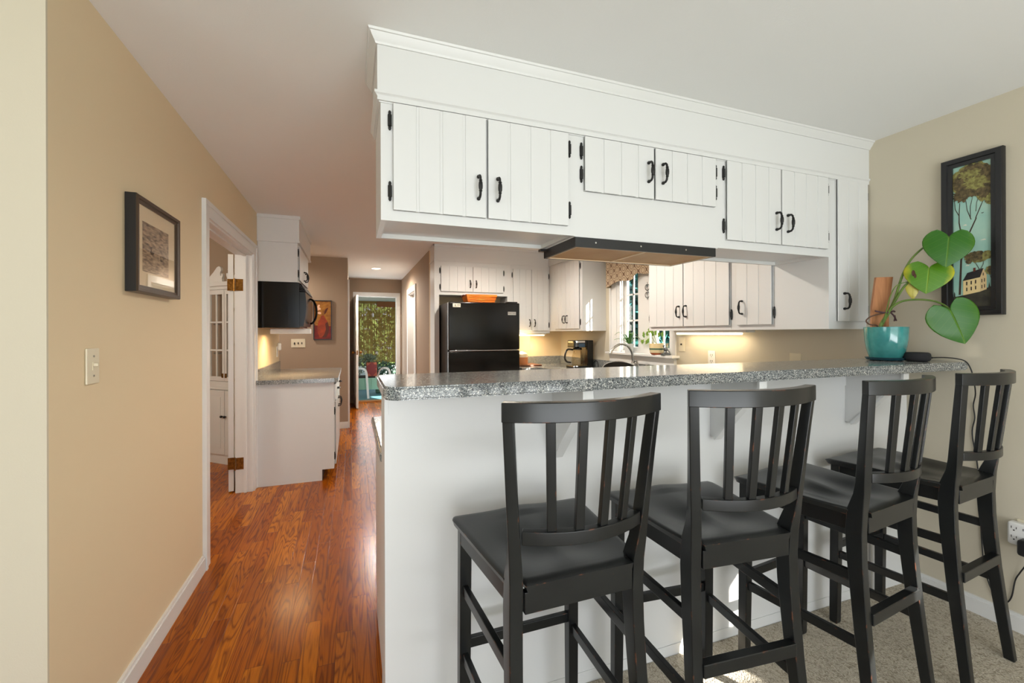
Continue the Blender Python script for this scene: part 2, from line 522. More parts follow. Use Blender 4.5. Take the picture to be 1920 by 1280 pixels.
# ------------------------------------------------------------------ mesh builder
class MB:
    def __init__(s, m=None):
        s.v = []; s.f = []; s.mi = []; s.uv = {}
        s.M = m or Matrix.Identity(4)
        s.cur = 0
        s.bev = False
    def add(s, vs, fs, uvs=None):
        b = len(s.v)
        s.v += [s.M @ Vector(q) for q in vs]
        for f in fs:
            s.f.append([b + i for i in f]); s.mi.append(s.cur)
        if uvs:
            for i, q in enumerate(uvs):
                s.uv[b + i] = q
        return s
    def box(s, x0, x1, y0, y1, z0, z1, b=0.0, seg=2):
        if x0 > x1: x0, x1 = x1, x0
        if y0 > y1: y0, y1 = y1, y0
        if z0 > z1: z0, z1 = z1, z0
        if b <= 0:
            vs = [(x, y, z) for x in (x0, x1) for y in (y0, y1) for z in (z0, z1)]
            return s.add(vs, [(0, 1, 3, 2), (4, 6, 7, 5), (0, 4, 5, 1), (2, 3, 7, 6), (0, 2, 6, 4), (1, 5, 7, 3)])
        bm = bmesh.new()
        bmesh.ops.create_cube(bm, size=1.0)
        for q in bm.verts:
            q.co = Vector(((x0 + x1) / 2 + q.co.x * (x1 - x0), (y0 + y1) / 2 + q.co.y * (y1 - y0), (z0 + z1) / 2 + q.co.z * (z1 - z0)))
        s.bev = True
        b = min(b, 0.45 * min(x1 - x0, y1 - y0, z1 - z0))
        bmesh.ops.bevel(bm, geom=list(bm.edges), offset=b, segments=seg, affect='EDGES', profile=0.5)
        return s.bm(bm)
    def bm(s, bm):
        bm.verts.index_update()
        s.add([q.co.copy() for q in bm.verts], [[q.index for q in f.verts] for f in bm.faces])
        bm.free()
        return s
    def tube(s, pts, r, n=10, caps=True, flat=1.0):
        pts = [Vector(p) for p in pts]
        k = len(pts)
        rs = r if isinstance(r, (list, tuple)) else [r] * k
        tang = [(pts[min(i + 1, k - 1)] - pts[max(i - 1, 0)]).normalized() for i in range(k)]
        a = Vector((0, 0, 1)) if abs(tang[0].z) < 0.9 else Vector((1, 0, 0))
        nrm = tang[0].cross(a).normalized()
        vs = []
        for i in range(k):
            nrm = (nrm - tang[i] * nrm.dot(tang[i])).normalized()
            bn = tang[i].cross(nrm)
            for j in range(n):
                t = 2 * PI * j / n
                vs.append(pts[i] + nrm * (math.cos(t) * rs[i]) + bn * (math.sin(t) * rs[i] * flat))
        fs = [(i * n + j, i * n + (j + 1) % n, (i + 1) * n + (j + 1) % n, (i + 1) * n + j) for i in range(k - 1) for j in range(n)]
        if caps:
            fs += [tuple(range(n))[::-1], tuple((k - 1) * n + j for j in range(n))]
        return s.add(vs, fs)
    def lathe(s, prof, cx=0, cy=0, n=32, sx=1.0, sy=1.0):
        vs = []
        for r, z in prof:
            for j in range(n):
                t = 2 * PI * j / n
                vs.append((cx + r * sx * math.cos(t), cy + r * sy * math.sin(t), z))
        k = len(prof)
        fs = [(i * n + j, i * n + (j + 1) % n, (i + 1) * n + (j + 1) % n, (i + 1) * n + j) for i in range(k - 1) for j in range(n)]
        fs += [tuple(range(n))[::-1], tuple((k - 1) * n + j for j in range(n))]
        return s.add(vs, fs)
    def prism(s, poly, axis, a, b):
        n = len(poly)
        def P(q, t):
            return {'x': (t, q[0], q[1]), 'y': (q[0], t, q[1]), 'z': (q[0], q[1], t)}[axis]
        vs = [P(q, a) for q in poly] + [P(q, b) for q in poly]
        fs = [tuple(range(n))[::-1], tuple(range(n, 2 * n))] + [(i, (i + 1) % n, n + (i + 1) % n, n + i) for i in range(n)]
        return s.add(vs, fs)
    def loft(s, rings, caps=True):
        n = len(rings[0])
        vs = [q for r in rings for q in r]
        k = len(rings)
        fs = [(i * n + j, i * n + (j + 1) % n, (i + 1) * n + (j + 1) % n, (i + 1) * n + j) for i in range(k - 1) for j in range(n)]
        if caps:
            fs += [tuple(range(n))[::-1], tuple((k - 1) * n + j for j in range(n))]
        return s.add(vs, fs)
    def ball(s, c, r, sx=1, sy=1, sz=1, nu=12, nv=8):
        vs = [(c[0], c[1], c[2] - r * sz)]
        for i in range(1, nv):
            t = PI * i / nv
            for j in range(nu):
                q = 2 * PI * j / nu
                vs.append((c[0] + r * sx * math.sin(t) * math.cos(q), c[1] + r * sy * math.sin(t) * math.sin(q), c[2] - r * sz * math.cos(t)))
        vs.append((c[0], c[1], c[2] + r * sz))
        fs = [(0, 1 + (j + 1) % nu, 1 + j) for j in range(nu)]
        for i in range(nv - 2):
            for j in range(nu):
                a = 1 + i * nu
                fs.append((a + j, a + (j + 1) % nu, a + nu + (j + 1) % nu, a + nu + j))
        e = len(vs) - 1
        a = 1 + (nv - 2) * nu
        fs += [(a + j, a + (j + 1) % nu, e) for j in range(nu)]
        return s.add(vs, fs)

ORG = {}
def org(o):
    while o.parent is not None:
        o = o.parent
    return ORG.get(o.name, Vector((0, 0, 0)))

def build(name, mb, mats, parent=None, angle=35, label=None, bevel=0.0):
    """link the collected shapes as one mesh object; vertices were given in the frame of the thing's own root"""
    off = org(parent) if parent is not None else Vector((0, 0, 0))
    me = bpy.data.meshes.new(name)
    me.from_pydata([q - off for q in mb.v], [], mb.f)
    ms = mats if isinstance(mats, (list, tuple)) else [mats]
    for m in ms:
        me.materials.append(m)
    if len(ms) > 1:
        me.polygons.foreach_set('material_index', mb.mi)
    if mb.uv:
        ul = me.uv_layers.new(name='UVMap')
        for lp in me.loops:
            ul.data[lp.index].uv = mb.uv.get(lp.vertex_index, (0, 0))
    bm = bmesh.new()
    bm.from_mesh(me)
    bmesh.ops.recalc_face_normals(bm, faces=list(bm.faces))
    bm.to_mesh(me); bm.free()
    me.shade_smooth()
    me.set_sharp_from_angle(angle=R(angle))
    o = bpy.data.objects.new(name, me)
    COL.objects.link(o)
    if bevel:
        q = o.modifiers.new('edge', 'BEVEL')
        q.width = bevel
        q.segments = 2
        q.limit_method = 'ANGLE'
        q.angle_limit = R(40)
    if bevel or mb.bev:
        q = o.modifiers.new('normals', 'WEIGHTED_NORMAL')
        q.keep_sharp = not bevel
    if parent is not None:
        o.parent = parent
    if label:
        o['label'] = label
    return o

def tag(o, label, cat, group=None, kind=None):
    o['label'] = label
    o['category'] = cat
    if group: o['group'] = group
    if kind: o['kind'] = kind
    return o

def thing(name, label, cat, loc=(0, 0, 0), group=None):
    o = bpy.data.objects.new(name, None)
    o.empty_display_size = 0.1
    COL.objects.link(o)
    o.location = loc
    ORG[o.name] = Vector(loc)
    return tag(o, label, cat, group)

def solo(name, mb, mats, label, cat, group=None, angle=35):
    """a thing that is one mesh: its origin goes to the middle of its base"""
    o = build(name, mb, mats, None, angle)
    xs = [q.x for q in mb.v]; ys = [q.y for q in mb.v]; zs = [q.z for q in mb.v]
    c = Vector(((min(xs) + max(xs)) / 2, (min(ys) + max(ys)) / 2, min(zs)))
    o.data.transform(Matrix.Translation(-c))
    o.location = c
    return tag(o, label, cat, group)

def struct(name, mb, m, parent=None, angle=35):
    o = build(name, mb, m, parent, angle)
    o['kind'] = 'structure'
    return o

def copy_tree(o, parent=None):
    c = o.copy()
    COL.objects.link(c)
    if parent is not None:
        c.parent = parent
    for ch in list(o.children):
        copy_tree(ch, c)
    return c

def frame(o, u, n):
    """matrix whose local x runs along u, local y along n (outward), local z up, at o"""
    u = Vector(u); n = Vector(n)
    return Matrix(((u.x, n.x, 0, o[0]), (u.y, n.y, 0, o[1]), (u.z, n.z, 1, o[2]), (0, 0, 0, 1)))

def smooth_path(pts, k=6):
    pts = [Vector(p) for p in pts]
    out = []
    for i in range(len(pts) - 1):
        p0 = pts[max(i - 1, 0)]; p1 = pts[i]; p2 = pts[i + 1]; p3 = pts[min(i + 2, len(pts) - 1)]
        for j in range(k):
            t = j / k
            out.append(0.5 * ((2 * p1) + (p2 - p0) * t + (2 * p0 - 5 * p1 + 4 * p2 - p3) * t * t + (3 * p1 - p0 - 3 * p2 + p3) * t ** 3))
    out.append(pts[-1])
    return out

# ================================================================== setting
H = 2.44
XL, XR = -0.80, 2.80
struct('floor', MB().box(-4.1, 2.96, -3.3, 9.23, -0.12, 0.0), M['oak'])
struct('carpet_floor', MB().box(0.10, XR - 0.001, -3.19, 1.472, 0.0, 0.012).box(-3.99, 0.10, -3.19, 0.55, 0.0, 0.012).box(-3.99, -1.2, 0.55, 1.59, 0.0, 0.012), M['carpet'])
struct('ceiling', MB().box(-4.1, 2.96, -3.3, 9.23, H, H + 0.12), M['ceil'])

# left wall with its doorway, running back to an open end beyond the counter
DY0, DY1, DZ = 3.03, 4.31, 2.045
b = MB().box(XL - 0.13, XL, 1.602, DY0, 0, H).box(XL - 0.13, XL, DY1, 5.76, 0, H).box(XL - 0.13, XL, DY0, DY1, DZ, H)
struct('wall_left', b, M['tan'])
struct('wall_near', MB().box(-4.1, XL, 1.594, 1.602, 0, H).box(-4.1, XL - 0.13, 1.602, 1.72, 0, H), M['wall'])
struct('wall_dining', MB().box(-4.1, XL - 0.13, 5.63, 5.76, 0, H), M['taupe'])
struct('wall_outer', MB().box(-4.1, -4.0, -1.9, 5.63, 0, 0.35).box(-4.1, -4.0, -1.9, 5.63, 2.1, H)
       .box(-4.1, -4.0, 0.3, 5.63, 0.35, 2.1).box(-4.1, -4.0, -3.3, -1.9, 0, H), M['wall'])
struct('wall_passage', MB().box(-2.33, -2.2, 5.76, 6.83, 0, H), M['taupe'])
struct('wall_nook', MB().box(-2.2, -0.05, 6.70, 6.83, 0, H), M['taupe'])
struct('wall_hall', MB().box(-0.18, -0.05, 6.83, 9.1, 0, H), M['taupe'])
struct('wall_far', MB().box(-0.18, 0.095, 9.1, 9.23, 0, H).box(0.86, 1.08, 9.1, 9.23, 0, H).box(0.095, 0.86, 9.1, 9.23, 2.10, H), M['taupe'])
struct('wall_passage_side', MB().box(0.955, 1.08, 5.73, 7.03, 0, H).box(0.955, 1.08, 7.95, 9.1, 0, H).box(0.955, 1.08, 7.03, 7.95, 2.05, H), M['taupe'])
struct('wall_kitchen', MB().box(0.955, XR + 0.16, 5.60, 5.73, 0, H), M['tan'])
# right wall with the kitchen window and the living-room window, plus an added sun slot
KW = (3.31, 4.115, 1.143, 2.06)     # y0 y1 z0 z1
LW = (-1.86, -1.14, 0.92, 1.615)  # unseen window, sized so its sun patch lands on the carpet
LV = (-0.88, -0.58, 1.27, 1.52)  # unseen slot, cut so that sun reaches a stool rung
b = MB()
ys = [-3.3, LW[0], LW[1], LV[0], LV[1], KW[0], KW[1], 5.60]
for i in (0, 2, 4, 6):
    if i == 4:
        b.box(XR, XR + 0.05, ys[i], 2.0, 0, H).box(XR, XR + 0.075, 2.0, ys[i + 1], 0, H)
    else:
        b.box(XR, XR + (0.05 if i < 4 else 0.075), ys[i], ys[i + 1], 0, H)
for (y0, y1, z0, z1) in (LW, LV, KW):
    wt = 0.075 if y0 > 2 else 0.05
    b.box(XR, XR + wt, y0, y1, 0, z0).box(XR, XR + wt, y0, y1, z1, H)
struct('wall_right', b, M['wall'])
struct('wall_back', MB().box(-4.1, -1.3, -3.3, -3.2, 0, H).box(2.6, XR, -3.3, -3.2, 0, H).box(-1.3, 2.6, -3.3, -3.2, 2.3, H), M['wall'])

# baseboards
def baseboard(name, segs):
    b = MB()
    for (x0, x1, y0, y1, ax) in segs:
        b.box(x0, x1, y0, y1, 0, 0.078)
        if ax == 'x+': b.box(x0, x1 - 0.006, y0, y1, 0.078, 0.092)
        if ax == 'x-': b.box(x0 + 0.006, x1, y0, y1, 0.078, 0.092)
        if ax == 'y-': b.box(x0, x1, y0 + 0.006, y1, 0.078, 0.092)
    return struct(name, b, M['trim'])
baseboard('baseboard_left', [(XL, XL + 0.016, 1.594, 2.94, 'x+')])
baseboard('baseboard_right', [(XR - 0.016, XR, -3.2, 1.46, 'x-')])
baseboard('baseboard_nook', [(-2.2, -0.05, 6.684, 6.70, 'y-')])
baseboard('baseboard_passage', [(0.939, 0.955, 5.75, 6.94, 'x-')])

# ---- doorway to the dining room, with its glazed door swung open against the wall
d1 = struct('door_1', MB().box(XL - 0.13, XL, DY1 - 0.018, DY1, 0, DZ).box(XL - 0.13, XL, DY0, DY0 + 0.018, 0, DZ)
            .box(XL - 0.13, XL, DY0 + 0.018, DY1 - 0.018, DZ - 0.018, DZ)
            .box(XL - 0.065, XL - 0.045, DY1 - 0.03, DY1 - 0.018, 0, DZ - 0.018).box(XL - 0.065, XL - 0.045, DY0 + 0.018, DY1 - 0.03, DZ - 0.03, DZ - 0.018), M['trim'])
c = MB()
for (y0, y1) in ((DY0 - 0.085, DY0 + 0.006), (DY1 - 0.006, DY1 + 0.092)):
    c.box(XL, XL + 0.014, y0, y1, 0, DZ - 0.006)
c.box(XL, XL + 0.014, DY0 - 0.085, DY1 + 0.092, DZ - 0.006, DZ + 0.085)
c.box(XL + 0.014, XL + 0.022, DY0 - 0.085, DY0 - 0.06, 0, DZ + 0.06).box(XL + 0.014, XL + 0.022, DY1 + 0.068, DY1 + 0.092, 0, DZ + 0.06)
c.box(XL + 0.014, XL + 0.022, DY0 - 0.085, DY1 + 0.092, DZ + 0.06, DZ + 0.085)
struct('casing', c, M['trim'], d1)
hx, hy = -0.945, 4.315
dirv = Vector((-0.145, 0.75, 0)).normalized()
nv = Vector((dirv.y, -dirv.x, 0))
F1 = frame((hx - 0.04 * nv.x, hy, 0.012), dirv, nv)
lf = MB(F1)
LWD, LT, LH = 0.62, 0.038, 2.02
lf.box(0, 0.10, 0, LT, 0, LH).box(LWD - 0.1, LWD, 0, LT, 0, LH).box(0.1, LWD - 0.1, 0, LT, 0, 0.24).box(0.1, LWD - 0.1, 0, LT, LH - 0.11, LH)
for i in range(1, 5):
    z = 0.24 + i * (LH - 0.35) / 5
    lf.box(0.1, LWD - 0.1, 0.006, LT - 0.006, z - 0.011, z + 0.011)
for i in (1, 2):
    x = 0.1 + i * (LWD - 0.2) / 3
    lf.box(x - 0.011, x + 0.011, 0.006, LT - 0.006, 0.24, LH - 0.11)
leaf = struct('french_door_leaf', lf, M['trim'], d1)
struct('glass_pane', MB(F1).box(0.1, LWD - 0.1, 0.017, 0.021, 0.24, LH - 0.11), M['glass'], leaf)
for z in (0.20, 1.72):
    hg = MB().box(XL - 0.125, XL - 0.066, DY1 - 0.0215, DY1 - 0.018, z, z + 0.1)
    hg.tube([(XL - 0.132, DY1 - 0.024, z - 0.004), (XL - 0.132, DY1 - 0.024, z + 0.104)], 0.006, 8)
    hg.box(XL - 0.188, XL - 0.136, DY1 - 0.004, DY1 - 0.0005, z, z + 0.1)
    struct('hinge', hg, M['brass'], leaf)

# ---- kitchen window: mullioned pair of casements
w1 = struct('window_1', MB().box(XR, XR + 0.075, KW[0], KW[0] + 0.02, KW[2], KW[3]).box(XR, XR + 0.075, KW[1] - 0.02, KW[1], KW[2], KW[3])
            .box(XR, XR + 0.075, KW[0] + 0.02, KW[1] - 0.02, KW[3] - 0.02, KW[3]).box(XR, XR + 0.075, KW[0] + 0.02, KW[1] - 0.02, KW[2], KW[2] + 0.02), M['trim'])
ym = 3.70
c = MB()
for (y0, y1) in ((KW[0] - 0.07, KW[0] + 0.005), (KW[1] - 0.005, KW[1] + 0.20)):
    c.box(XR - 0.018, XR, y0, y1, KW[2] - 0.02, KW[3] - 0.005)
c.box(XR - 0.026, XR - 0.018, KW[1] + 0.17, KW[1] + 0.20, KW[2] - 0.02, KW[3] + 0.075).box(XR - 0.024, XR - 0.018, KW[1] + 0.06, KW[1] + 0.085, KW[2], KW[3])
c.box(XR - 0.018, XR, KW[0] - 0.07, KW[1] + 0.20, KW[3] - 0.005, KW[3] + 0.075)
c.box(XR - 0.012, XR + 0.03, ym - 0.095, ym + 0.095, KW[2], KW[3])
struct('casing', c, M['trim'], w1)
struct('sill', MB().box(XR - 0.085, XR + 0.06, KW[0] - 0.11, KW[1] + 0.20, 1.118, 1.143, 0.006).box(XR - 0.03, XR, KW[0] - 0.07, KW[1] + 0.19, 1.035, 1.118)
       .box(XR - 0.04, XR - 0.03, KW[0] - 0.07, KW[1] + 0.19, 1.098, 1.118), M['trim'], w1)
for (y0, y1) in ((KW[0] + 0.02, ym - 0.095), (ym + 0.095, KW[1] - 0.02)):
    s = MB()
    x0, x1 = XR + 0.030, XR + 0.058
    s.box(x0, x1, y0, y0 + 0.035, KW[2] + 0.02, KW[3] - 0.02).box(x0, x1, y1 - 0.045, y1, KW[2] + 0.02, KW[3] - 0.02)
    s.box(x0, x1, y0 + 0.035, y1 - 0.045, KW[2] + 0.02, KW[2] + 0.06).box(x0, x1, y0 + 0.035, y1 - 0.045, KW[3] - 0.07, KW[3] - 0.02)
    yy = (y0 + y1) / 2
    s.box(x0 + 0.008, x1 - 0.008, yy - 0.009, yy + 0.009, KW[2] + 0.06, KW[3] - 0.07)
    for z in (1.485, 1.765):
        s.box(x0 + 0.008, x1 - 0.008, y0, y1, z - 0.009, z + 0.009)
    so = struct('sash', s, M['trim'], w1)
    struct('glass_pane', MB().box(XR + 0.0435, XR + 0.0455, y0 + 0.03, y1 - 0.03, KW[2] + 0.05, KW[3] - 0.06), M['glass'], so)

# ---- living-room window, added sun slot and glazed patio wall behind the photographer
for nm, q in (('window_2', LW), ('sun_slot', LV)):
    w2 = struct(nm, MB().box(XR, XR + 0.05, q[0], q[0] + 0.015, q[2], q[3]).box(XR, XR + 0.05, q[1] - 0.015, q[1], q[2], q[3])
                .box(XR, XR + 0.05, q[0] + 0.015, q[1] - 0.015, q[3] - 0.015, q[3]).box(XR, XR + 0.05, q[0] + 0.015, q[1] - 0.015, q[2], q[2] + 0.015), M['trim'])
    struct('glass_pane', MB().box(XR + 0.024, XR + 0.026, q[0] + 0.015, q[1] - 0.015, q[2] + 0.015, q[3] - 0.015), M['glass'], w2)
struct('sun_block_patio', MB().box(-3.0, 7.5, -8.0, -3.31, 2.42, 2.52), M['porchc'])  # unseen slab added to keep the sun off the living-room floor
c = MB()
for x in (-1.3, 0.0, 1.3, 2.54):
    c.box(x, x + 0.06, -3.28, -3.22, 0, 2.3)
c.box(-1.3, 2.6, -3.28, -3.22, 2.24, 2.3).box(-1.3, 2.6, -3.28, -3.22, 0, 0.06)
w3 = struct('window_3', c, M['trim'])

# ---- hall: two doorways, the back door standing open, the porch step
c = MB()
c.box(0.03, 0.10, 9.08, 9.1, 0, 2.17).box(0.855, 0.925, 9.08, 9.1, 0, 2.17).box(0.10, 0.855, 9.08, 9.1, 2.10, 2.17)
c.box(0.095, 0.11, 9.1, 9.23, 0, 2.1).box(0.845, 0.86, 9.1, 9.23, 0, 2.1).box(0.11, 0.845, 9.1, 9.23, 2.085, 2.1)
d2 = struct('door_2', c, M['trim'])
dv = Vector((0.045, -0.74, 0)).normalized(); dn = Vector((-dv.y, dv.x, 0))
F2 = frame((0.03, 9.06, 0.012), dv, dn)
lf = MB(F2).box(0, 0.75, 0, 0.04, 0, 2.04, 0.003)
for (z0, z1) in ((0.2, 0.86), (1.02, 1.9)):
    for (x0, x1) in ((0.1, 0.34), (0.41, 0.65)):
        lf.box(x0, x1, 0.04, 0.046, z0, z1, 0.003).box(x0, x1, -0.006, 0.0, z0, z1, 0.003)
leaf2 = struct('door_leaf', lf, M['trim'], d2)
for sgn in (-1, 1):
    k = MB(F2)
    y = 0.04 if sgn > 0 else 0.0
    k.tube([(0.69, y, 1.0), (0.69, y + sgn * 0.004, 1.0)], 0.026, 14)
    k.tube([(0.69, y, 1.0), (0.69, y + sgn * 0.035, 1.0)], 0.009, 10).ball((0.69, y + sgn * 0.047, 1.0), 0.026)
    struct('door_knob', k, M['brass'], leaf2)
struct('latch_plate', MB(F2).box(0.7495, 0.752, 0.008, 0.032, 0.96, 1.04), M['brass'], leaf2)
c = MB()
for (y0, y1) in ((6.94, 7.035), (7.945, 8.04)):
    c.box(0.937, 0.955, y0, y1, 0, 2.135)
c.box(0.937, 0.955, 7.035, 7.945, 2.045, 2.135)
c.box(0.955, 1.08, 7.03, 7.045, 0, 2.05).box(0.955, 1.08, 7.935, 7.95, 0, 2.05).box(0.955, 1.08, 7.045, 7.935, 2.035, 2.05)
d3 = struct('door_3', c, M['trim'])
lf = MB().box(1.03, 1.07, 7.045, 7.935, 0.01, 2.035)
struct('door_leaf', lf, M['trim'], d3)
struct('trim_4', MB().box(-0.05, -0.032, 6.705, 6.80, 0, 2.13).box(-0.032, -0.026, 6.705, 6.73, 0, 2.13), M['trim'])
struct('trim_5', MB().box(0.095, 0.86, 9.06, 9.24, -0.02, 0.022, 0.006), M['thresh'])

# ---- bulkhead over the hanging cabinets with stepped mouldings
struct('trim_1', MB().box(0.09, XR, 1.65, 1.995, 2.2, H), M['white'])
def moulding(name, x0, y0, y1, z0, z1, steps, m=None):
    """stepped strip along the front (facing -y) and the free end (facing -x)"""
    b = MB()
    rg = []
    for (p, f) in steps:
        z = z0 + (z1 - z0) * f
        rg.append([(x0 - p, y0 - p, z), (XR, y0 - p, z), (XR, y0, z), (x0, y0, z), (x0, y1, z), (x0 - p, y1, z)])
    b.loft(rg)
    return struct(name, b, m or M['white'])
moulding('trim_2', 0.09, 1.65, 1.995, 2.398, H, ((0.006, 0), (0.008, 0.12), (0.010, 0.2), (0.018, 0.45), (0.026, 0.78), (0.030, 0.82), (0.033, 1.0)))
moulding('trim_3', 0.102, 1.665, 1.995, 2.197, 2.232, ((0.005, 0), (0.008, 0.2), (0.009, 0.3), (0.016, 0.62), (0.019, 0.7), (0.022, 0.75), (0.022, 1.0)))
# bulkheads over the wall cabinets
struct('trim_6', MB().box(0.945, 2.47, 5.30, 5.60, 2.24, H).box(0.935, 2.47, 5.29, 5.30, 2.41, H).box(0.935, 0.945, 5.29, 5.6, 2.41, H)
       .box(0.938, 2.47, 5.293, 5.30, 2.235, 2.255).box(0.938, 0.945, 5.293, 5.6, 2.235, 2.255), M['white'])
struct('trim_7', MB().box(2.47, XR, 4.42, 5.60, 2.24, H).box(2.46, 2.47, 4.42, 5.29, 2.41, H), M['white'])
struct('trim_8', MB().box(2.47, XR, 1.995, 3.22, 2.24, H).box(2.46, 2.47, 1.995, 3.22, 2.41, H), M['white'])
struct('trim_9', MB().box(XL + 0.001, -0.455, 4.49, 5.70, 2.20, H).box(XL + 0.001, -0.445, 4.48, 5.70, 2.41, H).box(XL + 0.001, -0.448, 4.484, 5.70, 2.195, 2.212), M['white'])

# ================================================================== cabinets
def handle(parent, o, u, n, length=0.085):
    """wrought-iron style bow pull standing on a face"""
    F = frame(o, u, n)
    b = MB(F)
    h = length / 2
    path = [(0, -0.002, -h), (0, 0.010, -h), (0, 0.022, -h + 0.001), (0, 0.029, -h + 0.008), (0, 0.031, -h + 0.018),
            (0, 0.032, -h + 0.0195), (0, 0.032, -h + 0.022), (0, 0.032, -h + 0.024),
            (0, 0.033, -0.010), (0, 0.033, 0.0), (0, 0.033, 0.010),
            (0, 0.032, h - 0.024), (0, 0.032, h - 0.022), (0, 0.032, h - 0.0195),
            (0, 0.031, h - 0.018), (0, 0.029, h - 0.008), (0, 0.022, h - 0.001), (0, 0.010, h), (0, -0.002, h)]
    r = [0.0066, 0.0056, 0.005, 0.005, 0.005, 0.005, 0.0076, 0.0052, 0.0080, 0.0085, 0.0080, 0.0052, 0.0076, 0.005, 0.005, 0.005, 0.005, 0.0056, 0.0066]
    b.tube(path, r, 10)
    b.ball((0, 0.006, -h), 0.0075).ball((0, 0.006, h), 0.0075)
    return build('handle', b, M['iron'], parent)

def hinge(parent, o, u, n, length=0.074):
    F = frame(o, u, n)
    b = MB(F)
    h = length / 2
    b.tube([(0, 0.004, z) for z in (-h, -h + 0.003, -h + 0.008, -h + 0.013, -h + 0.016, -h + 0.0165, 0, h - 0.0165, h - 0.016, h - 0.013, h - 0.008, h - 0.003, h)],
           [0.001, 0.004, 0.0056, 0.004, 0.004, 0.0074, 0.0074, 0.0074, 0.004, 0.004, 0.0056, 0.004, 0.001], 10)
    b.box(-0.005, 0.005, -0.001, 0.004, -h + 0.012, h - 0.012)
    return build('hinge', b, M['iron'], parent)

def door(parent, o, u, n, wd, ht, planks, handle_at=None, hinge_side=None, hinge_z=(0.1, 0.9), t=0.018, name='door', wide=None, hlen=0.085):
    """tongue-and-groove door on a face: o = lower corner on the face, u = run direction"""
    F = frame(o, u, n)
    b = MB(F)
    b.box(0, wd, 0.0005, t - 0.0035, 0, ht, 0.002)
    cuts = wide or [i / planks for i in range(planks + 1)]
    for i in range(len(cuts) - 1):
        a = cuts[i] * wd + (0.0 if i == 0 else 0.0045); e = cuts[i + 1] * wd - (0.0 if i == len(cuts) - 2 else 0.0045)
        b.box(a, e, 0.004, t, 0, ht, 0.0035)
    d = build(name, b, M['white'], parent)
    uu = Vector(u); nn = Vector(n); oo = Vector(o)
    if handle_at:
        handle(d, oo + uu * handle_at[0] + nn * t + Vector((0, 0, handle_at[1])), u, n, hlen)
    if hinge_side is not None:
        hxx = -0.011 if hinge_side == 0 else wd + 0.011
        for z in hinge_z:
            hinge(d, oo + uu * hxx + Vector((0, 0, z)), u, n)
    return d

def carcass(x0, x1, y0, y1, z0, z1, lip, face):
    """box whose underside is set up behind a face-frame lip; face = '-y' or '-x' or '+x'"""
    b = MB().box(x0, x1, y0, y1, z0 + lip, z1)
    if lip:
        t = 0.02
        b.box(x0, x1, y0, y0 + t, z0, z0 + lip).box(x0, x1, y1 - t, y1, z0, z0 + lip)
        b.box(x0, x0 + t, y0 + t, y1 - t, z0, z0 + lip).box(x1 - t, x1, y0 + t, y1 - t, z0, z0 + lip)
    return b

YF, YB, ZB, ZT = 1.665, 1.995, 1.768, 2.20
U, N = (1, 0, 0), (0, -1, 0)
def hang_cab(name, label, x0, x1, zb, doors, lip=0.018, yb=YB):
    t = thing(name, label, 'cabinet', ((x0 + x1) / 2, (YF + yb) / 2, zb))
    build('carcass', carcass(x0, x1, YF, yb, zb, ZT, lip, '-y'), M['white'], t)
    for d in doors:
        dx0, dx1, dz0, dz1, pl, hside, hz = d[:7]
        hd = d[7]
        door(t, (dx0, YF, dz0), U, N, dx1 - dx0, dz1 - dz0, pl, (hd - dx0, d[8] - dz0) if hd else None, hside, hz, wide=d[9] if len(d) > 9 else None)
    return t
hang_cab('hanging_cabinet', 'white double-door hanging cabinet with iron pulls over the free end of the breakfast bar', 0.102, 0.900, ZB,
         [(0.145, 0.500, 1.805, 2.197, 4, 0, (0.07, 0.33), 0.467, 1.919), (0.508, 0.863, 1.805, 2.197, 4, 1, (0.07, 0.33), 0.546, 1.919)])
hang_cab('hanging_cabinet', 'white hanging cabinet with two short doors directly above the black range hood', 0.900, 1.690, ZB - 0.004,
         [(0.942, 1.300, 1.962, 2.197, 4, 0, (0.073, 0.173), 1.267, 2.079), (1.309, 1.664, 1.962, 2.197, 4, 1, (0.073, 0.173), 1.346, 2.081)], lip=0)
hang_cab('hanging_cabinet', 'white double-door hanging cabinet between the hood cabinet and the tall single-door cabinet', 1.690, 2.482, ZB,
         [(1.736, 2.100, 1.808, 2.199, 4, 0, (0.07, 0.33), 2.062, 1.925), (2.107, 2.458, 1.808, 2.199, 4, 1, (0.07, 0.33), 2.143, 1.920)])
hang_cab('hanging_cabinet', 'tall narrow white single-door cabinet against the tan wall beside the potted plant', 2.482, XR - 0.001, 1.370,
         [(2.534, XR - 0.012, 1.412, 2.204, 3, 1, (0.07, 0.72), 2.578, 1.525)], lip=0)

# range hood under the hanging cabinets
t = thing('range_hood', 'black range hood with two amber mesh filters under the hanging cabinets', 'range hood', (1.29, 1.83, 1.69))
hx0, hx1, hy0, hy1 = 0.900, 1.672, 1.660, 1.985
b = MB()
zt, zf, zb = 1.764, 1.722, 1.722
b.box(hx0, hx1, hy0, hy0 + 0.012, zf, zt).box(hx0, hx0 + 0.012, hy0 + 0.012, hy1, zf, zt).box(hx1 - 0.012, hx1, hy0 + 0.012, hy1, zf, zt)
b.box(hx0, hx1, hy1 - 0.012, hy1, zf, zt).box(hx0 + 0.012, hx1 - 0.012, hy0 + 0.012, hy1 - 0.012, zt - 0.012, zt)
b.box(hx0 - 0.03, hx0, hy1 - 0.03, hy1, zt - 0.012, zt)
build('housing', b, M['hood'], t)
xm = (hx0 + hx1) / 2 - 0.01
for (a, e) in ((hx0 + 0.014, xm - 0.006), (xm + 0.006, hx1 - 0.014)):
    build('mesh_filter', MB().box(a, e, hy0 + 0.014, hy1 - 0.014, zf + 0.004, zf + 0.012), M['filt'], t)
b = MB().box(xm - 0.006, xm + 0.006, hy0 + 0.012, hy1 - 0.012, zf + 0.001, zf + 0.012)
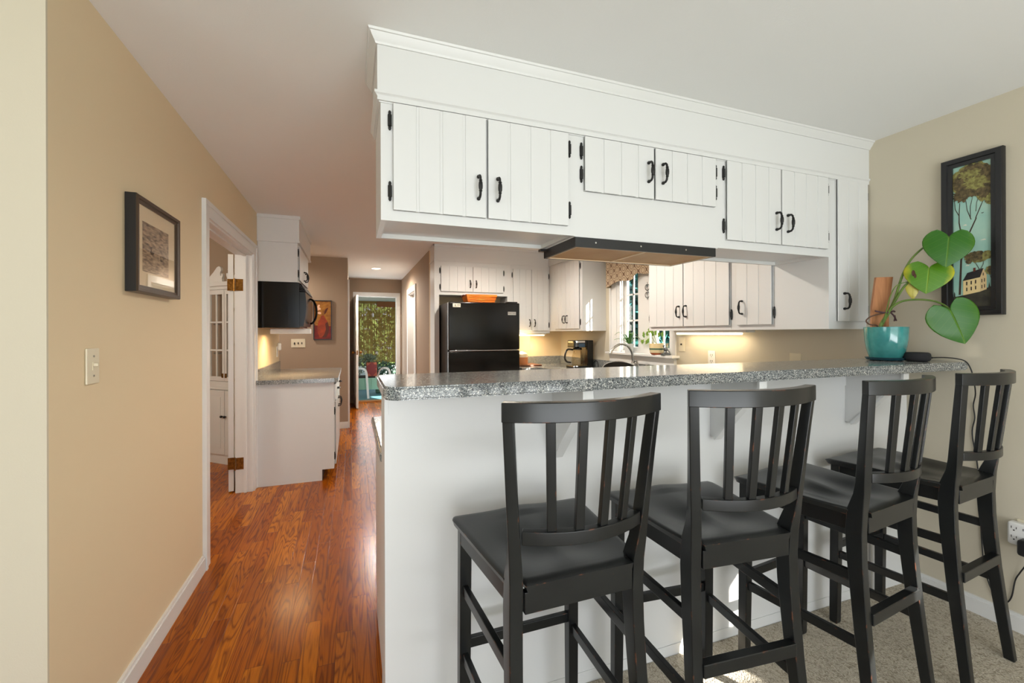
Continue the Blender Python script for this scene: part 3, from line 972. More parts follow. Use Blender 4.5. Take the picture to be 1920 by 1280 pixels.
b.box(hx0 + 0.012, hx1 - 0.012, hy0 + 0.0121, hy0 + 0.017, zf, zf + 0.006).box(hx0 + 0.012, hx1 - 0.012, hy1 - 0.017, hy1 - 0.0121, zf, zf + 0.006)
b.box(hx0 + 0.0121, hx0 + 0.017, hy0 + 0.017, hy1 - 0.017, zf, zf + 0.006).box(hx1 - 0.017, hx1 - 0.0121, hy0 + 0.017, hy1 - 0.017, zf, zf + 0.006)
build('divider', b, mat('filter_frame', rgb(226, 204, 172), 0.5, 0.0), t)
for x in (1.00, 1.235, 1.49):
    build('screw', MB().tube([(x, hy0 + 0.001, 1.744), (x, hy0 - 0.002, 1.744)], 0.004, 10), M['steel'], t)

# wall cabinets along the window wall, faces at x = 2.48
XF = 2.485
UN, NX = (0, -1, 0), (-1, 0, 0)
def side_cab(label, y0, y1, z0, z1, doors):
    t = thing('wall_cabinet', label, 'cabinet', ((XF + XR) / 2, (y0 + y1) / 2, z0))
    build('carcass', MB().box(XF, XR - 0.001, y0, y1, z0, z1), M['white'], t)
    for (a, e, dz0, dz1, pl, hs, hd) in doors:      # a > e : run toward the camera
        door(t, (XF, a, dz0), UN, NX, a - e, dz1 - dz0, pl, (a - hd, 1.52 - dz0) if hd else None, hs, (0.075, dz1 - dz0 - 0.08))
    return t
side_cab('white wall cabinet with two tongue-and-groove doors beside the kitchen window', 2.330, 3.225, 1.370, 2.24,
         [(3.20, 2.785, 1.402, 2.21, 4, 0, 2.824), (2.778, 2.335, 1.402, 2.21, 4, 1, 2.745)])
side_cab('white wall cabinet with one narrow door and a blank end above the lit strip light', 1.996, 2.328, 1.370, 2.24,
         [(2.272, 2.006, 1.402, 2.21, 3, 1, 2.222)])
side_cab('white corner wall cabinet with paired iron pulls above the coffee maker', 4.42, 5.295, 1.378, 2.24,
         [(5.10, 4.80, 1.405, 2.21, 3, 0, 4.835), (4.795, 4.47, 1.405, 2.21, 3, 1, 4.755)])

# cabinets around the refrigerator, faces at y = 5.30
YK = 5.30
t = thing('fridge_surround', 'white cabinet with two short doors bridging over the black refrigerator', 'cabinet', (1.42, 5.45, 1.82))
b = MB().box(1.0041, 1.935, YK, 5.599, 1.825, 2.24).box(0.9451, 1.004, YK, 5.599, 0, 2.24).box(1.885, 1.935, YK, 5.599, 0, 1.825)
build('carcass', b, M['white'], t)
door(t, (1.024, YK, 1.865), U, N, 0.398, 0.313, 4, (0.365, 0.10), 0, (0.055, 0.255))
door(t, (1.428, YK, 1.865), U, N, 0.398, 0.313, 4, (0.037, 0.10), 1, (0.055, 0.255))
t = thing('wall_cabinet', 'tall white double-door wall cabinet between the refrigerator and the corner', 'cabinet', (2.21, 5.45, 1.35))
build('carcass', MB().box(1.936, XF, YK, 5.599, 1.350, 2.24), M['white'], t)
door(t, (1.962, YK, 1.385), U, N, 0.255, 0.80, 3, (0.222, 0.10), 0, (0.075, 0.72))
door(t, (2.221, YK, 1.385), U, N, 0.240, 0.80, 3, (0.034, 0.10), 1, (0.075, 0.72))

# base runs and counters of the kitchen (mostly hidden behind the bar)
t = thing('base_cabinet', 'white base cabinets under the window and back-wall counter', 'cabinet', (2.4, 4.2, 0))
build('carcass', MB().box(2.22, XR - 0.002, 2.36, 5.598, 0.1, 0.89).box(2.28, XR - 0.002, 2.36, 5.598, 0, 0.1).box(1.95, 2.22, 4.99, 5.598, 0.1, 0.89), M['white'], t)
for i in range(5):
    door(t, (2.22, 4.95 - i * 0.52, 0.14), UN, NX, 0.50, 0.70, 4, (0.05 if i % 2 else 0.45, 0.6), None)
t = thing('kitchen_countertop', 'speckled stone countertop with backsplash under the kitchen window', 'countertop', (2.4, 4.2, 0.89))
b = MB().box(2.18, XR - 0.003, 1.64, 5.597, 0.891, 0.93, 0.004).box(1.945, 2.179, 4.95, 5.597, 0.891, 0.93, 0.004)
build('slab', b, M['stone'], t)
build('backsplash', MB().box(XR - 0.022, XR - 0.003, 1.64, 5.597, 0.931, 1.032).box(1.945, XR - 0.0221, 5.578, 5.597, 0.931, 1.032), M['stone'], t)

# ================================================================== breakfast bar
t = thing('breakfast_bar', 'white breakfast bar half wall with triangular brackets under the speckled counter', 'bar', (1.45, 1.55, 0))
b = MB().box(0.100, XR - 0.002, 1.478, 1.632, 0, 1.170)
b.box(0.112, XR - 0.002, 1.473, 1.478, 1.085, 1.170).box(0.108, XR - 0.002, 1.475, 1.478, 0.0, 0.055)
b.box(2.50, XR - 0.002, 1.470, 1.478, 0.012, 1.085)
build('panel', b, M['white'], t)
for x in (0.70, 1.455, 2.32):
    k = MB().prism([(1.4775, 0.905), (1.4775, 1.168), (1.235, 1.168), (1.235, 1.146), (1.452, 0.905)], 'x', x, x + 0.018)
    k.prism([(1.452, 0.903), (1.235, 1.144), (1.235, 1.166), (1.225, 1.166), (1.225, 1.140), (1.445, 0.896)], 'x', x - 0.010, x + 0.028)
    build('bracket', k, M['white'], t)
b = MB()
r = 0.05
pts = []
x0, x1, y0, y1 = 0.080, 2.765, 1.197, 1.590
for (cx, cy, a0) in ((x0 + r, y0 + r, 180), (x1 - 0.03, y0 + 0.03, 270), (x1, y1, None), (x0 + r, y1 - r, 90)):
    rr = 0.03 if cx > 2 else r
    if a0 is None:
        pts += [(XR - 0.002, y0 + 0.12), (XR - 0.002, y1)]
        continue
    for i in range(7):
        q = R(a0 + i * 15)
        pts.append((cx + rr * math.cos(q), cy + rr * math.sin(q)))
b.prism(pts, 'z', 1.171, 1.208)
bm = bmesh.new()
vs = [bm.verts.new(q) for q in b.v]
for f in b.f: bm.faces.new([vs[i] for i in f])
es = [e for e in bm.edges if len(e.link_faces) == 2 and abs(e.verts[0].co.z - e.verts[1].co.z) < 1e-6]
bmesh.ops.recalc_face_normals(bm, faces=list(bm.faces))
bmesh.ops.bevel(bm, geom=es, offset=0.006, segments=3, affect='EDGES')
b2 = MB().bm(bm)
solo('bar_countertop', b2, M['stone'], 'long speckled grey bar countertop carrying the turquoise plant pot', 'countertop')
t = thing('peninsula_base', 'white base cabinet with a lower stone counter tucked behind the breakfast bar', 'cabinet', (1.2, 1.95, 0))
build('carcass', MB().box(0.112, 2.17, 1.634, 2.28, 0.1, 0.884).box(0.112, 2.17, 1.634, 2.22, 0, 0.1), M['white'], t)
build('counter_slab', MB().box(0.094, 2.178, 1.634, 2.36, 0.885, 0.925, 0.012, 3), M['stone'], t)

# ================================================================== bar stools
def make_stool(label):
    t = thing('bar_stool', label, 'bar stool', (0, 0, 0), 'black bar stools at the breakfast bar')
    # saddle seat
    def hw(y):
        if y < -0.172: return 0.150
        k = (y + 0.172) / 0.40
        h = 0.188 + 0.044 * k
        if y > 0.19: h -= 0.02 * ((y - 0.19) / 0.038) ** 2
        return h
    ny, nx = 30, 24
    yv = [-0.222 + 0.05 * i / 3 for i in range(4)] + [-0.1719 + (0.228 + 0.1719) * i / (ny - 5) for i in range(ny - 4)]
    def top(x, y, h):
        z = 0.768
        z -= 0.017 * math.exp(-((abs(x) - 0.085) / 0.075) ** 2 - ((y + 0.03) / 0.12) ** 2)
        z -= 0.010 * math.exp(-(x / 0.12) ** 2 - ((y + 0.08) / 0.08) ** 2)
        if y > 0.15: z += 0.006 * math.exp(-(x / 0.06) ** 2) - 0.003 * ((y - 0.15) / 0.08) ** 2
        e = min(h - abs(x), y + 0.222, 0.228 - y)
        if e < 0.008: z -= 0.006 * (1 - e / 0.008) ** 2
        return z
    vs = []; fs = []
    xs = [-1, -0.985, -0.96] + [-0.92 + 1.84 * i / (nx - 6) for i in range(nx - 5)] + [0.96, 0.985, 1]
    nn = len(xs)
    for y in yv:
        h = hw(y)
        for s in xs: vs.append((s * h, y, top(s * h, y, h)))
    K = len(vs)
    for y in yv:
        h = hw(y)
        for s in xs: vs.append((s * (h - 0.006), min(y, 0.222), 0.744))
    ny = len(yv)
    for i in range(ny - 1):
        for j in range(nn - 1):
            a = i * nn + j
            fs.append((a, a + 1, a + nn + 1, a + nn)); fs.append((K + a, K + a + nn, K + a + nn + 1, K + a + 1))
    for j in range(nn - 1):
        fs.append((j, K + j, K + j + 1, j + 1)); a = (ny - 1) * nn + j
        fs.append((a, a + 1, K + a + 1, K + a))
    for i in range(ny - 1):
        a = i * nn; fs.append((a, a + nn, K + a + nn, K + a)); a += nn - 1
        fs.append((a, K + a, K + a + nn, a + nn))
    build('seat', MB().add(vs, fs), M['black'], t, 50)
    ap = MB().box(-0.150, 0.150, -0.216, -0.196, 0.691, 0.7435).box(-0.172, 0.172, 0.186, 0.204, 0.691, 0.7435)
    for s in (-1, 1):
        ap.loft([[(s * 0.155, -0.17, 0.691), (s * 0.173, -0.17, 0.691), (s * 0.173, -0.17, 0.7435), (s * 0.155, -0.17, 0.7435)],
                 [(s * 0.190, 0.17, 0.691), (s * 0.208, 0.17, 0.691), (s * 0.208, 0.17, 0.7435), (s * 0.190, 0.17, 0.7435)]])
    build('apron', ap, M['black'], t, bevel=0.0022)
    # front legs
    for s in (-1, 1):
        rg = []
        for (z, x, y, q) in ((0.012, 0.194, 0.197, 0.0145), (0.02, 0.194, 0.197, 0.0165), (0.35, 0.192, 0.193, 0.018), (0.7435, 0.190, 0.188, 0.0185)):
            rg.append([(s * x - q, y - q, z), (s * x + q, y - q, z), (s * x + q, y + q, z), (s * x - q, y + q, z)])
        build('leg', MB().loft(rg), M['black'], t, bevel=0.0022)
    # back legs run up into the back posts
    st = [(0.012, 0.206, -0.268, 0.030, 0.032, 0), (0.13, 0.201, -0.255, 0.031, 0.034, 0), (0.25, 0.197, -0.243, 0.032, 0.037, 0), (0.38, 0.193, -0.230, 0.033, 0.040, 0),
          (0.5, 0.190, -0.221, 0.034, 0.043, 0), (0.6, 0.188, -0.215, 0.034, 0.047, 0), (0.69, 0.187, -0.213, 0.034, 0.050, 0), (0.765, 0.187, -0.217, 0.034, 0.049, 2),
          (0.79, 0.188, -0.220, 0.033, 0.043, 5), (0.82, 0.189, -0.224, 0.031, 0.036, 9), (0.86, 0.190, -0.228, 0.029, 0.033, 16), (0.95, 0.196, -0.235, 0.028, 0.031, 22),
          (1.05, 0.203, -0.243, 0.027, 0.029, 25), (1.156, 0.211, -0.252, 0.026, 0.027, 27)]
    for s in (-1, 1):
        rg = []
        for (z, xo, yr, wx, dy, an) in st:
            a = R(an) * s
            c = Vector((s * (xo - wx / 2), yr + dy / 2, z))
            ux = Vector((math.cos(a), math.sin(a), 0)); uy = Vector((-math.sin(a), math.cos(a), 0))
            e = 0.003
            ring = []
            for (p, q) in ((-1, -1), (1, -1), (1, 1), (-1, 1)):
                ring.append(c + ux * p * (wx / 2) + uy * q * (dy / 2))
            rg.append(ring)
        build('leg', MB().loft(rg), M['black'], t, 40, bevel=0.003)
    # curved back rails
    def arc(s, half, yr, sag):
        x = s * half
        return x, yr - sag * (1 - s * s), math.atan2(2 * sag * s, half)
    def rail(name, half, yr, sag, th, z0, z1, over=0.0):
        rg = []
        for i in range(21):
            s = -1 + i / 10
            x, y, a = arc(s, half, yr, sag)
            nx_, ny_ = -math.sin(a), math.cos(a)
            rg.append([(x, y, z0), (x + nx_ * th, y + ny_ * th, z0), (x + nx_ * th, y + ny_ * th, z1), (x, y, z1)])
        build(name, MB().loft(rg), M['black'], t, bevel=0.0022)
    rail('top_rail', 0.218, -0.2460, 0.062, 0.029, 1.152, 1.197)
    rail('back_rail', 0.164, -0.231, 0.045, 0.024, 0.863, 0.895)
    for s in (-0.6, -0.2, 0.2, 0.6):
        xb, yb_, ab = arc(s, 0.166, -0.231, 0.045)
        xt, yt_, at = arc(s, 0.190, -0.2470, 0.059)
        rg = []
        for (x, y, a, z) in ((xb, yb_, ab, 0.894), (xt, yt_, at, 1.153)):
            c = Vector((x, y, z)) + Vector((-math.sin(a), math.cos(a), 0)) * 0.012
            ux = Vector((math.cos(a), math.sin(a), 0)) * 0.0112; uy = Vector((-math.sin(a), math.cos(a), 0)) * 0.0075
            rg.append([c - ux - uy, c + ux - uy, c + ux + uy, c - ux + uy])
        build('slat', MB().loft(rg), M['black'], t, bevel=0.0022)
    # stretchers
    for s in (-1, 1):
        for (z, yb_, xb) in ((0.545, -0.185, 0.173), (0.332, -0.20, 0.178)):
            k = 0.009; h = 0.016
            build('stretcher', MB().loft([[(s * xb - k, yb_, z - h), (s * xb + k, yb_, z - h), (s * xb + k, yb_, z + h), (s * xb - k, yb_, z + h)],
                                          [(s * 0.192 - k, 0.178, z - h), (s * 0.192 + k, 0.178, z - h), (s * 0.192 + k, 0.178, z + h), (s * 0.192 - k, 0.178, z + h)]]), M['black'], t, bevel=0.0022)
    build('stretcher', MB().box(-0.176, 0.176, 0.184, 0.202, 0.352, 0.384), M['black'], t, bevel=0.0022)
    build('footrest', MB().box(-0.160, 0.160, -0.233, -0.204, 0.400, 0.438, 0.002), M['black'], t, bevel=0.0022)
    return t
S = make_stool('black wooden bar stool standing beside the orange hardwood aisle')
STOOLS = [(0.527, 1.166, 0.5, None),
          (1.085, 1.160, -5.0, 'black wooden bar stool second from the hardwood aisle, over the bright carpet patch'),
          (1.712, 1.170, 6.5, 'black wooden bar stool with sun on its lower rung, in front of the turquoise pot'),
          (2.312, 1.207, 5.5, 'black wooden bar stool closest to the tan wall, under the framed tree painting')]
for i, (x, y, a, lab) in enumerate(STOOLS):
    o = S if i == 0 else copy_tree(S)
    o.location = (x, y, 0)
    o.rotation_euler = (0, 0, R(a))
    if lab: o['label'] = lab

# ================================================================== on the bar: potted plant, puck speaker and its cord
PX, PY, PZ = 2.545, 1.425, 1.208
t = thing('potted_philodendron', 'heart-leaved plant tied to a cedar stake in a turquoise glazed pot', 'potted plant', (PX, PY, PZ))
build('saucer', MB().lathe([(0.062, PZ), (0.078, PZ + 0.004), (0.086, PZ + 0.016), (0.083, PZ + 0.0175), (0.070, PZ + 0.010), (0.02, PZ + 0.008)], PX, PY, 40), M['tealdark'], t)
pp = [(0.058, 0.010), (0.065, 0.014), (0.072, 0.03), (0.080, 0.06), (0.086, 0.10), (0.0885, 0.14), (0.090, 0.164), (0.090, 0.169), (0.086, 0.170), (0.083, 0.164), (0.081, 0.145), (0.02, 0.143)]
build('pot', MB().lathe([(r, PZ + z) for r, z in pp], PX, PY, 48), M['teal'], t)
build('soil', MB().lathe([(0.001, PZ + 0.150), (0.081, PZ + 0.150), (0.0815, PZ + 0.1455), (0.001, PZ + 0.1445)], PX, PY, 32), M['soil'], t)
# flat cedar stake
a = Vector((2.512, 1.470, 1.34)); bb = Vector((2.596, 1.440, 1.34))
ux = (bb - a)
k = Vector((0.345, 0.939, 0)) * 0.012
build('stake', MB().loft([[a, bb, bb + k, a + k], [a + Vector((0.004, 0, 0.14)), bb + Vector((0.002, 0, 0.14)), bb + k + Vector((0.002, 0, 0.14)), a + k + Vector((0.004, 0, 0.14))],
                          [a + Vector((0.026, -0.006, 0.294)), bb + Vector((0.024, -0.006, 0.296)), bb + k + Vector((0.024, -0.006, 0.296)), a + k + Vector((0.026, -0.006, 0.294))]]), M['cedar'], t)
stem = smooth_path([(2.489, 1.425, 1.352), (2.505, 1.420, 1.395), (2.537, 1.408, 1.452), (2.562, 1.400, 1.50), (2.578, 1.394, 1.545)])
build('stem', MB().tube(stem, [0.009 - 0.003 * i / len(stem) for i in range(len(stem))], 10), M['stem'], t)
def petiole(pts, r0=0.006, r1=0.0035):
    p = smooth_path(pts)
    build('petiole', MB().tube(p, [r0 + (r1 - r0) * i / (len(p) - 1) for i in range(len(p))], 8), M['stem'], t)
petiole([(2.566, 1.398, 1.51), (2.580, 1.388, 1.58), (2.590, 1.372, 1.650), (2.603, 1.345, 1.715), (2.615, 1.300, 1.765), (2.628, 1.250, 1.793), (2.633, 1.219, 1.797)])
petiole([(2.545, 1.404, 1.47), (2.568, 1.386, 1.53), (2.592, 1.366, 1.585), (2.615, 1.335, 1.625), (2.626, 1.300, 1.655), (2.628, 1.294, 1.660)])
petiole([(2.525, 1.405, 1.44), (2.530, 1.390, 1.475), (2.545, 1.355, 1.503), (2.565, 1.300, 1.508), (2.583, 1.245, 1.496), (2.588, 1.205, 1.470), (2.577, 1.186, 1.450)])
petiole([(2.50, 1.41, 1.40), (2.515, 1.405, 1.46), (2.535, 1.400, 1.53), (2.560, 1.385, 1.585), (2.60, 1.347, 1.604)], 0.003, 0.002)
def leaf(name, base, tip, width, normal, m, curl=0.12, patch=None, lobe=0.30):
    """heart-shaped blade: base = where the petiole joins (the notch), tip = pointed end"""
    base = Vector(base); tip = Vector(tip)
    ax = tip - base
    L = ax.length
    ax.normalize()
    nr = Vector(normal); nr = (nr - ax * nr.dot(ax)).normalized()
    sd_ = ax.cross(nr)
    W = width / 2
    NS, NT = 16, 22
    vs = []; uv = []; fs = []
    def outline(t):          # t in 0..1 from lobe top to tip -> half width
        prof = [(0.0, 0.46), (0.02, 0.60), (0.06, 0.72), (0.13, 0.86), (0.22, 0.96), (0.32, 1.0), (0.43, 0.98), (0.55, 0.89), (0.68, 0.72), (0.80, 0.50), (0.90, 0.27), (0.96, 0.11), (1.0, 0.0)]
        for i in range(len(prof) - 1):
            if prof[i][0] <= t <= prof[i + 1][0]:
                f = (t - prof[i][0]) / (prof[i + 1][0] - prof[i][0])
                return prof[i][1] + (prof[i + 1][1] - prof[i][1]) * f
        return 0
    for half in (-1, 1):
        b0 = len(vs)
        for i in range(NT + 1):
            tt = i / NT
            y = -lobe * L + tt * (1 + lobe) * L
            xo = outline(tt)
            # inner limit: the notch opens above the petiole
            xi = 0.0
            if y < 0:
                xi = min(0.46 * (abs(y) / (lobe * L)) ** 2.0, xo)
            for j in range(NS + 1):
                s = j / NS
                x = (xi + (xo - xi) * s)
                px = x * W
                z = -curl * W * (x ** 2) + 0.05 * L * math.sin(PI * min(max(y / L, 0), 1)) + 0.012 * W * math.sin(9 * tt + 3 * x * half)
                if y < 0: z -= 0.25 * abs(y) * (1 - x)
                q = base + ax * y + sd_ * (half * px) + nr * z
                vs.append(q); uv.append((half * x, y / L))
        for i in range(NT):
            for j in range(NS):
                a_ = b0 + i * (NS + 1) + j
                fs.append((a_, a_ + 1, a_ + NS + 2, a_ + NS + 1))
    mb = MB().add(vs, fs, uv)
    o = build(name, mb, m, t, 60)
    so = o.modifiers.new('thickness', 'SOLIDIFY')
    so.thickness = 0.0012
    return o
leaf('leaf', (2.633, 1.216, 1.793), (2.618, 1.222, 1.653), 0.182, (-0.80, -0.62, 0.22), M['leafg'], 0.10)
leaf('leaf', (2.630, 1.290, 1.659), (2.617, 1.296, 1.536), 0.184, (-0.80, -0.58, 0.25), M['leafy'], 0.06)
leaf('leaf', (2.576, 1.184, 1.447), (2.634, 1.160, 1.296), 0.196, (-0.70, -0.70, 0.20), M['leafg'], 0.10)
leaf('leaf', (2.603, 1.345, 1.603), (2.608, 1.343, 1.511), 0.052, (-0.85, -0.50, 0.1), M['leafo'], 0.25, lobe=0.05)
mb = MB()
for (p, q) in (((2.553, 1.313, 1.636), 0.014), ((2.561, 1.310, 1.623), 0.010)):
    mb.ball(p, q, 1.0, 0.25, 1.1, 10, 6)
build('withered_patch', mb, M['leafb'], t)
rt = smooth_path([(2.515, 1.418, 1.447), (2.478, 1.425, 1.440), (2.449, 1.440, 1.428), (2.432, 1.448, 1.408), (2.446, 1.440, 1.390), (2.482, 1.430, 1.385), (2.50, 1.43, 1.360)])
build('aerial_root', MB().tube(rt, 0.0035, 8), M['root'], t)
tp = smooth_path([(2.470, 1.430, 1.458), (2.502, 1.414, 1.450), (2.530, 1.400, 1.451), (2.570, 1.405, 1.457), (2.602, 1.418, 1.456)])
tb = MB().tube(tp, 0.004, 8)
tb.tube(smooth_path([(2.535, 1.398, 1.450), (2.555, 1.395, 1.432), (2.575, 1.398, 1.415), (2.582, 1.400, 1.410)]), 0.0035, 8)
tb.tube(smooth_path([(2.606, 1.420, 1.436), (2.616, 1.424, 1.425), (2.610, 1.424, 1.408)]), 0.0035, 8)
build('tie', tb, M['tie'], t)

SX, SY = 2.590, 1.318
t = thing('smart_speaker', 'low charcoal puck-shaped speaker lying on the counter near its rounded end', 'speaker', (SX, SY, PZ))
build('body', MB().lathe([(0.036, PZ + 0.0005), (0.044, PZ + 0.003), (0.0495, PZ + 0.010), (0.0505, PZ + 0.018), (0.0505, PZ + 0.030), (0.0485, PZ + 0.039), (0.043, PZ + 0.0435), (0.010, PZ + 0.044)], SX, SY, 40), M['fabric'], t)
build('top_ring', MB().lathe([(0.034, PZ + 0.0436), (0.036, PZ + 0.0448), (0.040, PZ + 0.0448), (0.042, PZ + 0.0436)], SX, SY, 40), M['rubber'], t)
build('plug', MB().tube([(SX + 0.046, SY - 0.016, PZ + 0.018), (SX + 0.068, SY - 0.025, PZ + 0.018)], 0.005, 10), M['rubber'], t)
cp = smooth_path([(SX + 0.066, SY - 0.024, PZ + 0.018), (2.685, 1.262, PZ + 0.020), (2.706, 1.222, PZ + 0.016), (2.720, 1.196, PZ + 0.004), (2.730, 1.184, PZ - 0.025), (2.745, 1.180, PZ - 0.07), (2.775, 1.185, 1.06), (2.792, 1.200, 1.00),
                  (2.794, 1.196, 0.94), (2.794, 1.205, 0.86), (2.794, 1.185, 0.70), (2.794, 1.178, 0.50), (2.794, 1.165, 0.26), (2.794, 1.135, 0.14), (2.794, 1.10, 0.112), (2.794, 1.075, 0.15), (2.794, 1.062, 0.235), (2.790, 1.045, 0.28), (2.778, 1.022, 0.33), (2.772, 1.010, 0.385)])
build('power_cord', MB().tube(cp, 0.0026, 8), M['rubber'], t)

# six-way outlet tap and black adapter low on the wall
t = thing('outlet_tap', 'white six-way outlet tap plugged in low on the tan wall', 'power outlet', (2.785, 1.02, 0.40))
b = MB().box(2.758, 2.799, 0.955, 1.075, 0.405, 0.505, 0.010, 3)
build('body', b, M['plastic'], t)
build('wall_plate', MB().box(2.793, 2.7995, 0.985, 1.055, 0.388, 0.515), M['ivory'], t)
b = MB()
for y in (1.052, 1.015, 0.978):
    for z in (0.482, 0.442):
        b.box(2.7572, 2.759, y + 0.007, y + 0.009, z - 0.004, z + 0.006).box(2.7572, 2.759, y - 0.009, y - 0.007, z - 0.004, z + 0.005)
        b.tube([(2.7572, y, z - 0.011), (2.759, y, z - 0.011)], 0.003, 8)
build('socket_slot', b, M['slot'], t)
solo('power_adapter', MB().box(2.715, 2.7565, 0.975, 1.03, 0.378, 0.448, 0.012, 3), M['rubber'], 'black wall-wart adapter pushed into the white outlet tap', 'adapter')

# ================================================================== pictures
PYA, PYB, PZA, PZB = 1.090, 1.312, 1.430, 2.198
t = thing('framed_painting', 'tall black-framed painting of trees and a cream house on the tan wall', 'painting', (XR, 1.2, 1.43))
def frame_mb(axis_x, sgn, ya, yb, za, zb, wd, th, lip=0.006):
    b = MB()
    x0 = axis_x; x1 = axis_x + sgn * th
    rings = []
    for (ins, x) in ((0, x0), (0, x1 - sgn * lip), (0.004, x1), (wd * 0.55, x1 - sgn * 0.001), (wd * 0.62, x1 - sgn * 0.007), (wd, x1 - sgn * 0.009), (wd, x0)):
        rings.append([(x, ya + ins, za + ins), (x, yb - ins, za + ins), (x, yb - ins, zb - ins), (x, ya + ins, zb - ins)])
    b.loft(rings, caps=False)
    return b
build('frame', frame_mb(XR - 0.001, -1, PYA, PYB, PZA, PZB, 0.042, 0.03), M['framebk'], t)
ya, yb, za, zb = PYA + 0.040, PYB - 0.040, PZA + 0.040, PZB - 0.040
W_, H_ = yb - ya, zb - za
mats = [M[k] for k in ('sky_p', 'hill_p', 'trunk_p', 'leaf_p', 'leaf_q', 'house_p', 'house_q', 'roof_p', 'chim_p', 'cloud_p')]
cv = MB()
lay = [0]
def P2(u, v, d):          # u: 0 at the far (kitchen) side .. 1 toward the room
    return (XR - 0.012 - d, yb - u * W_, za + v * H_)
def shape(pts, mi):
    lay[0] += 1
    cv.cur = mi
    d = 0.00004 * lay[0] + 0.0004
    cv.add([P2(u, v, d) for u, v in pts], [tuple(range(len(pts)))])
cv.cur = 0
cv.box(XR - 0.012, XR - 0.006, ya, yb, za, zb)
def strip(pts, w0, w1, mi):
    n = len(pts)
    for i in range(n - 1):
        (u0, v0), (u1, v1) = pts[i], pts[i + 1]
        a0 = w0 + (w1 - w0) * i / (n - 1); a1 = w0 + (w1 - w0) * (i + 1) / (n - 1)
        if abs(v1 - v0) * H_ >= abs(u1 - u0) * W_:
            shape([(u0 - a0, v0), (u0 + a0, v0), (u1 + a1, v1), (u1 - a1, v1)], mi)
        else:
            shape([(u0, v0 - a0 * .3), (u1, v1 - a1 * .3), (u1, v1 + a1 * .3), (u0, v0 + a0 * .3)], mi)
def blob(cu, cv_, ru, rv, mi, seed, wob=0.12, n=36, clip=True):
    rnd = random.Random(seed)
    pts = []
    for i in range(n):
        a = 2 * PI * i / n
        k = 1 + rnd.uniform(-wob, wob)
        u, v = cu + ru * k * math.cos(a), cv_ + rv * k * math.sin(a)
        pts.append((min(max(u, 0), 1), min(max(v, 0), 1)) if clip else (u, v))
    shape(pts, mi)
for (u, v, ww) in ((0.32, 0.575, 0.11), (0.78, 0.455, 0.15), (0.38, 0.29, 0.12)):
    shape([(u - ww / 2, v), (u + ww / 2, v), (u + ww * .2, v + 0.008), (u - ww * .25, v + 0.005)], 9)
strip([(0.18, 0.09), (0.22, 0.33), (0.27, 0.43), (0.60, 0.61), (0.60, 0.62), (0.80, 0.74)], 0.030, 0.010, 2)
strip([(0.25, 0.40), (0.27, 0.45), (0.17, 0.60), (0.17, 0.66), (0.19, 0.74)], 0.024, 0.008, 2)
strip([(0.17, 0.65), (0.07, 0.70), (0.04, 0.78)], 0.012, 0.006, 2)
strip([(0.48, 0.61), (0.38, 0.68), (0.34, 0.76)], 0.012, 0.006, 2)
strip([(0.46, 0.62), (0.46, 0.70), (0.52, 0.77)], 0.010, 0.006, 2)
strip([(0.60, 0.66), (0.62, 0.72), (0.68, 0.77)], 0.008, 0.005, 2)
shape([(0, 0), (1, 0), (1, 0.140), (0.75, 0.115), (0.5, 0.100), (0.25, 0.085), (0, 0.075)], 1)
shape([(0.27, 0.085), (0.70, 0.104), (0.70, 0.205), (0.27, 0.188)], 5)
shape([(0.70, 0.104), (0.86, 0.118), (0.86, 0.215), (0.78, 0.262), (0.70, 0.205)], 6)
shape([(0.26, 0.186), (0.70, 0.203), (0.785, 0.264), (0.38, 0.240)], 7)
shape([(0.53, 0.245), (0.59, 0.248), (0.59, 0.272), (0.53, 0.270)], 8)
for v in (0.113, 0.154):
    for (u, dv) in ((0.365, 0), (0.48, 0.004), (0.59, 0.008)):
        shape([(u - 0.015, v + dv), (u + 0.015, v + dv), (u + 0.015, v + dv + 0.025), (u - 0.015, v + dv + 0.025)], 7)
    for (u, dv) in ((0.745, 0.012), (0.81, 0.016)):
        shape([(u - 0.010, v + dv), (u + 0.010, v + dv), (u + 0.010, v + dv + 0.024), (u - 0.010, v + dv + 0.024)], 7)
shape([(0.77, 0.212), (0.79, 0.213), (0.79, 0.232), (0.77, 0.231)], 7)
strip([(0.70, 0.25), (0.60, 0.30), (0.55, 0.34)], 0.010, 0.005, 2)
strip([(0.70, 0.25), (0.78, 0.29), (0.80, 0.34)], 0.010, 0.005, 2)
blob(0.62, 0.345, 0.30, 0.038, 4, 3); blob(0.60, 0.352, 0.28, 0.032, 3, 4); blob(0.42, 0.322, 0.08, 0.022, 3, 5); blob(0.88, 0.350, 0.13, 0.03, 4, 6)
blob(0.95, 0.245, 0.13, 0.03, 4, 8); blob(0.97, 0.250, 0.10, 0.024, 3, 9)
strip([(0.92, 0.235), (0.97, 0.19), (0.99, 0.15)], 0.008, 0.006, 2)
blob(0.52, 0.885, 0.56, 0.115, 4, 10, 0.06, 60); blob(0.55, 0.880, 0.52, 0.112, 3, 11, 0.08, 60); blob(0.24, 0.79, 0.24, 0.045, 3, 12, 0.2)
blob(0.85, 0.780, 0.22, 0.06, 4, 13, 0.15); blob(0.82, 0.795, 0.20, 0.06, 3, 14, 0.2); blob(0.93, 0.725, 0.10, 0.035, 4, 15, 0.2); blob(0.6, 0.86, 0.3, 0.05, 4, 16, 0.3); blob(0.45, 0.93, 0.25, 0.03, 4, 17, 0.3)
shape([(0.03, 0.075), (0.07, 0.077), (0.065, 0.10), (0.045, 0.115), (0.035, 0.10)], 1)
shape([(0.90, 0.125), (0.95, 0.13), (0.925, 0.165)], 1)
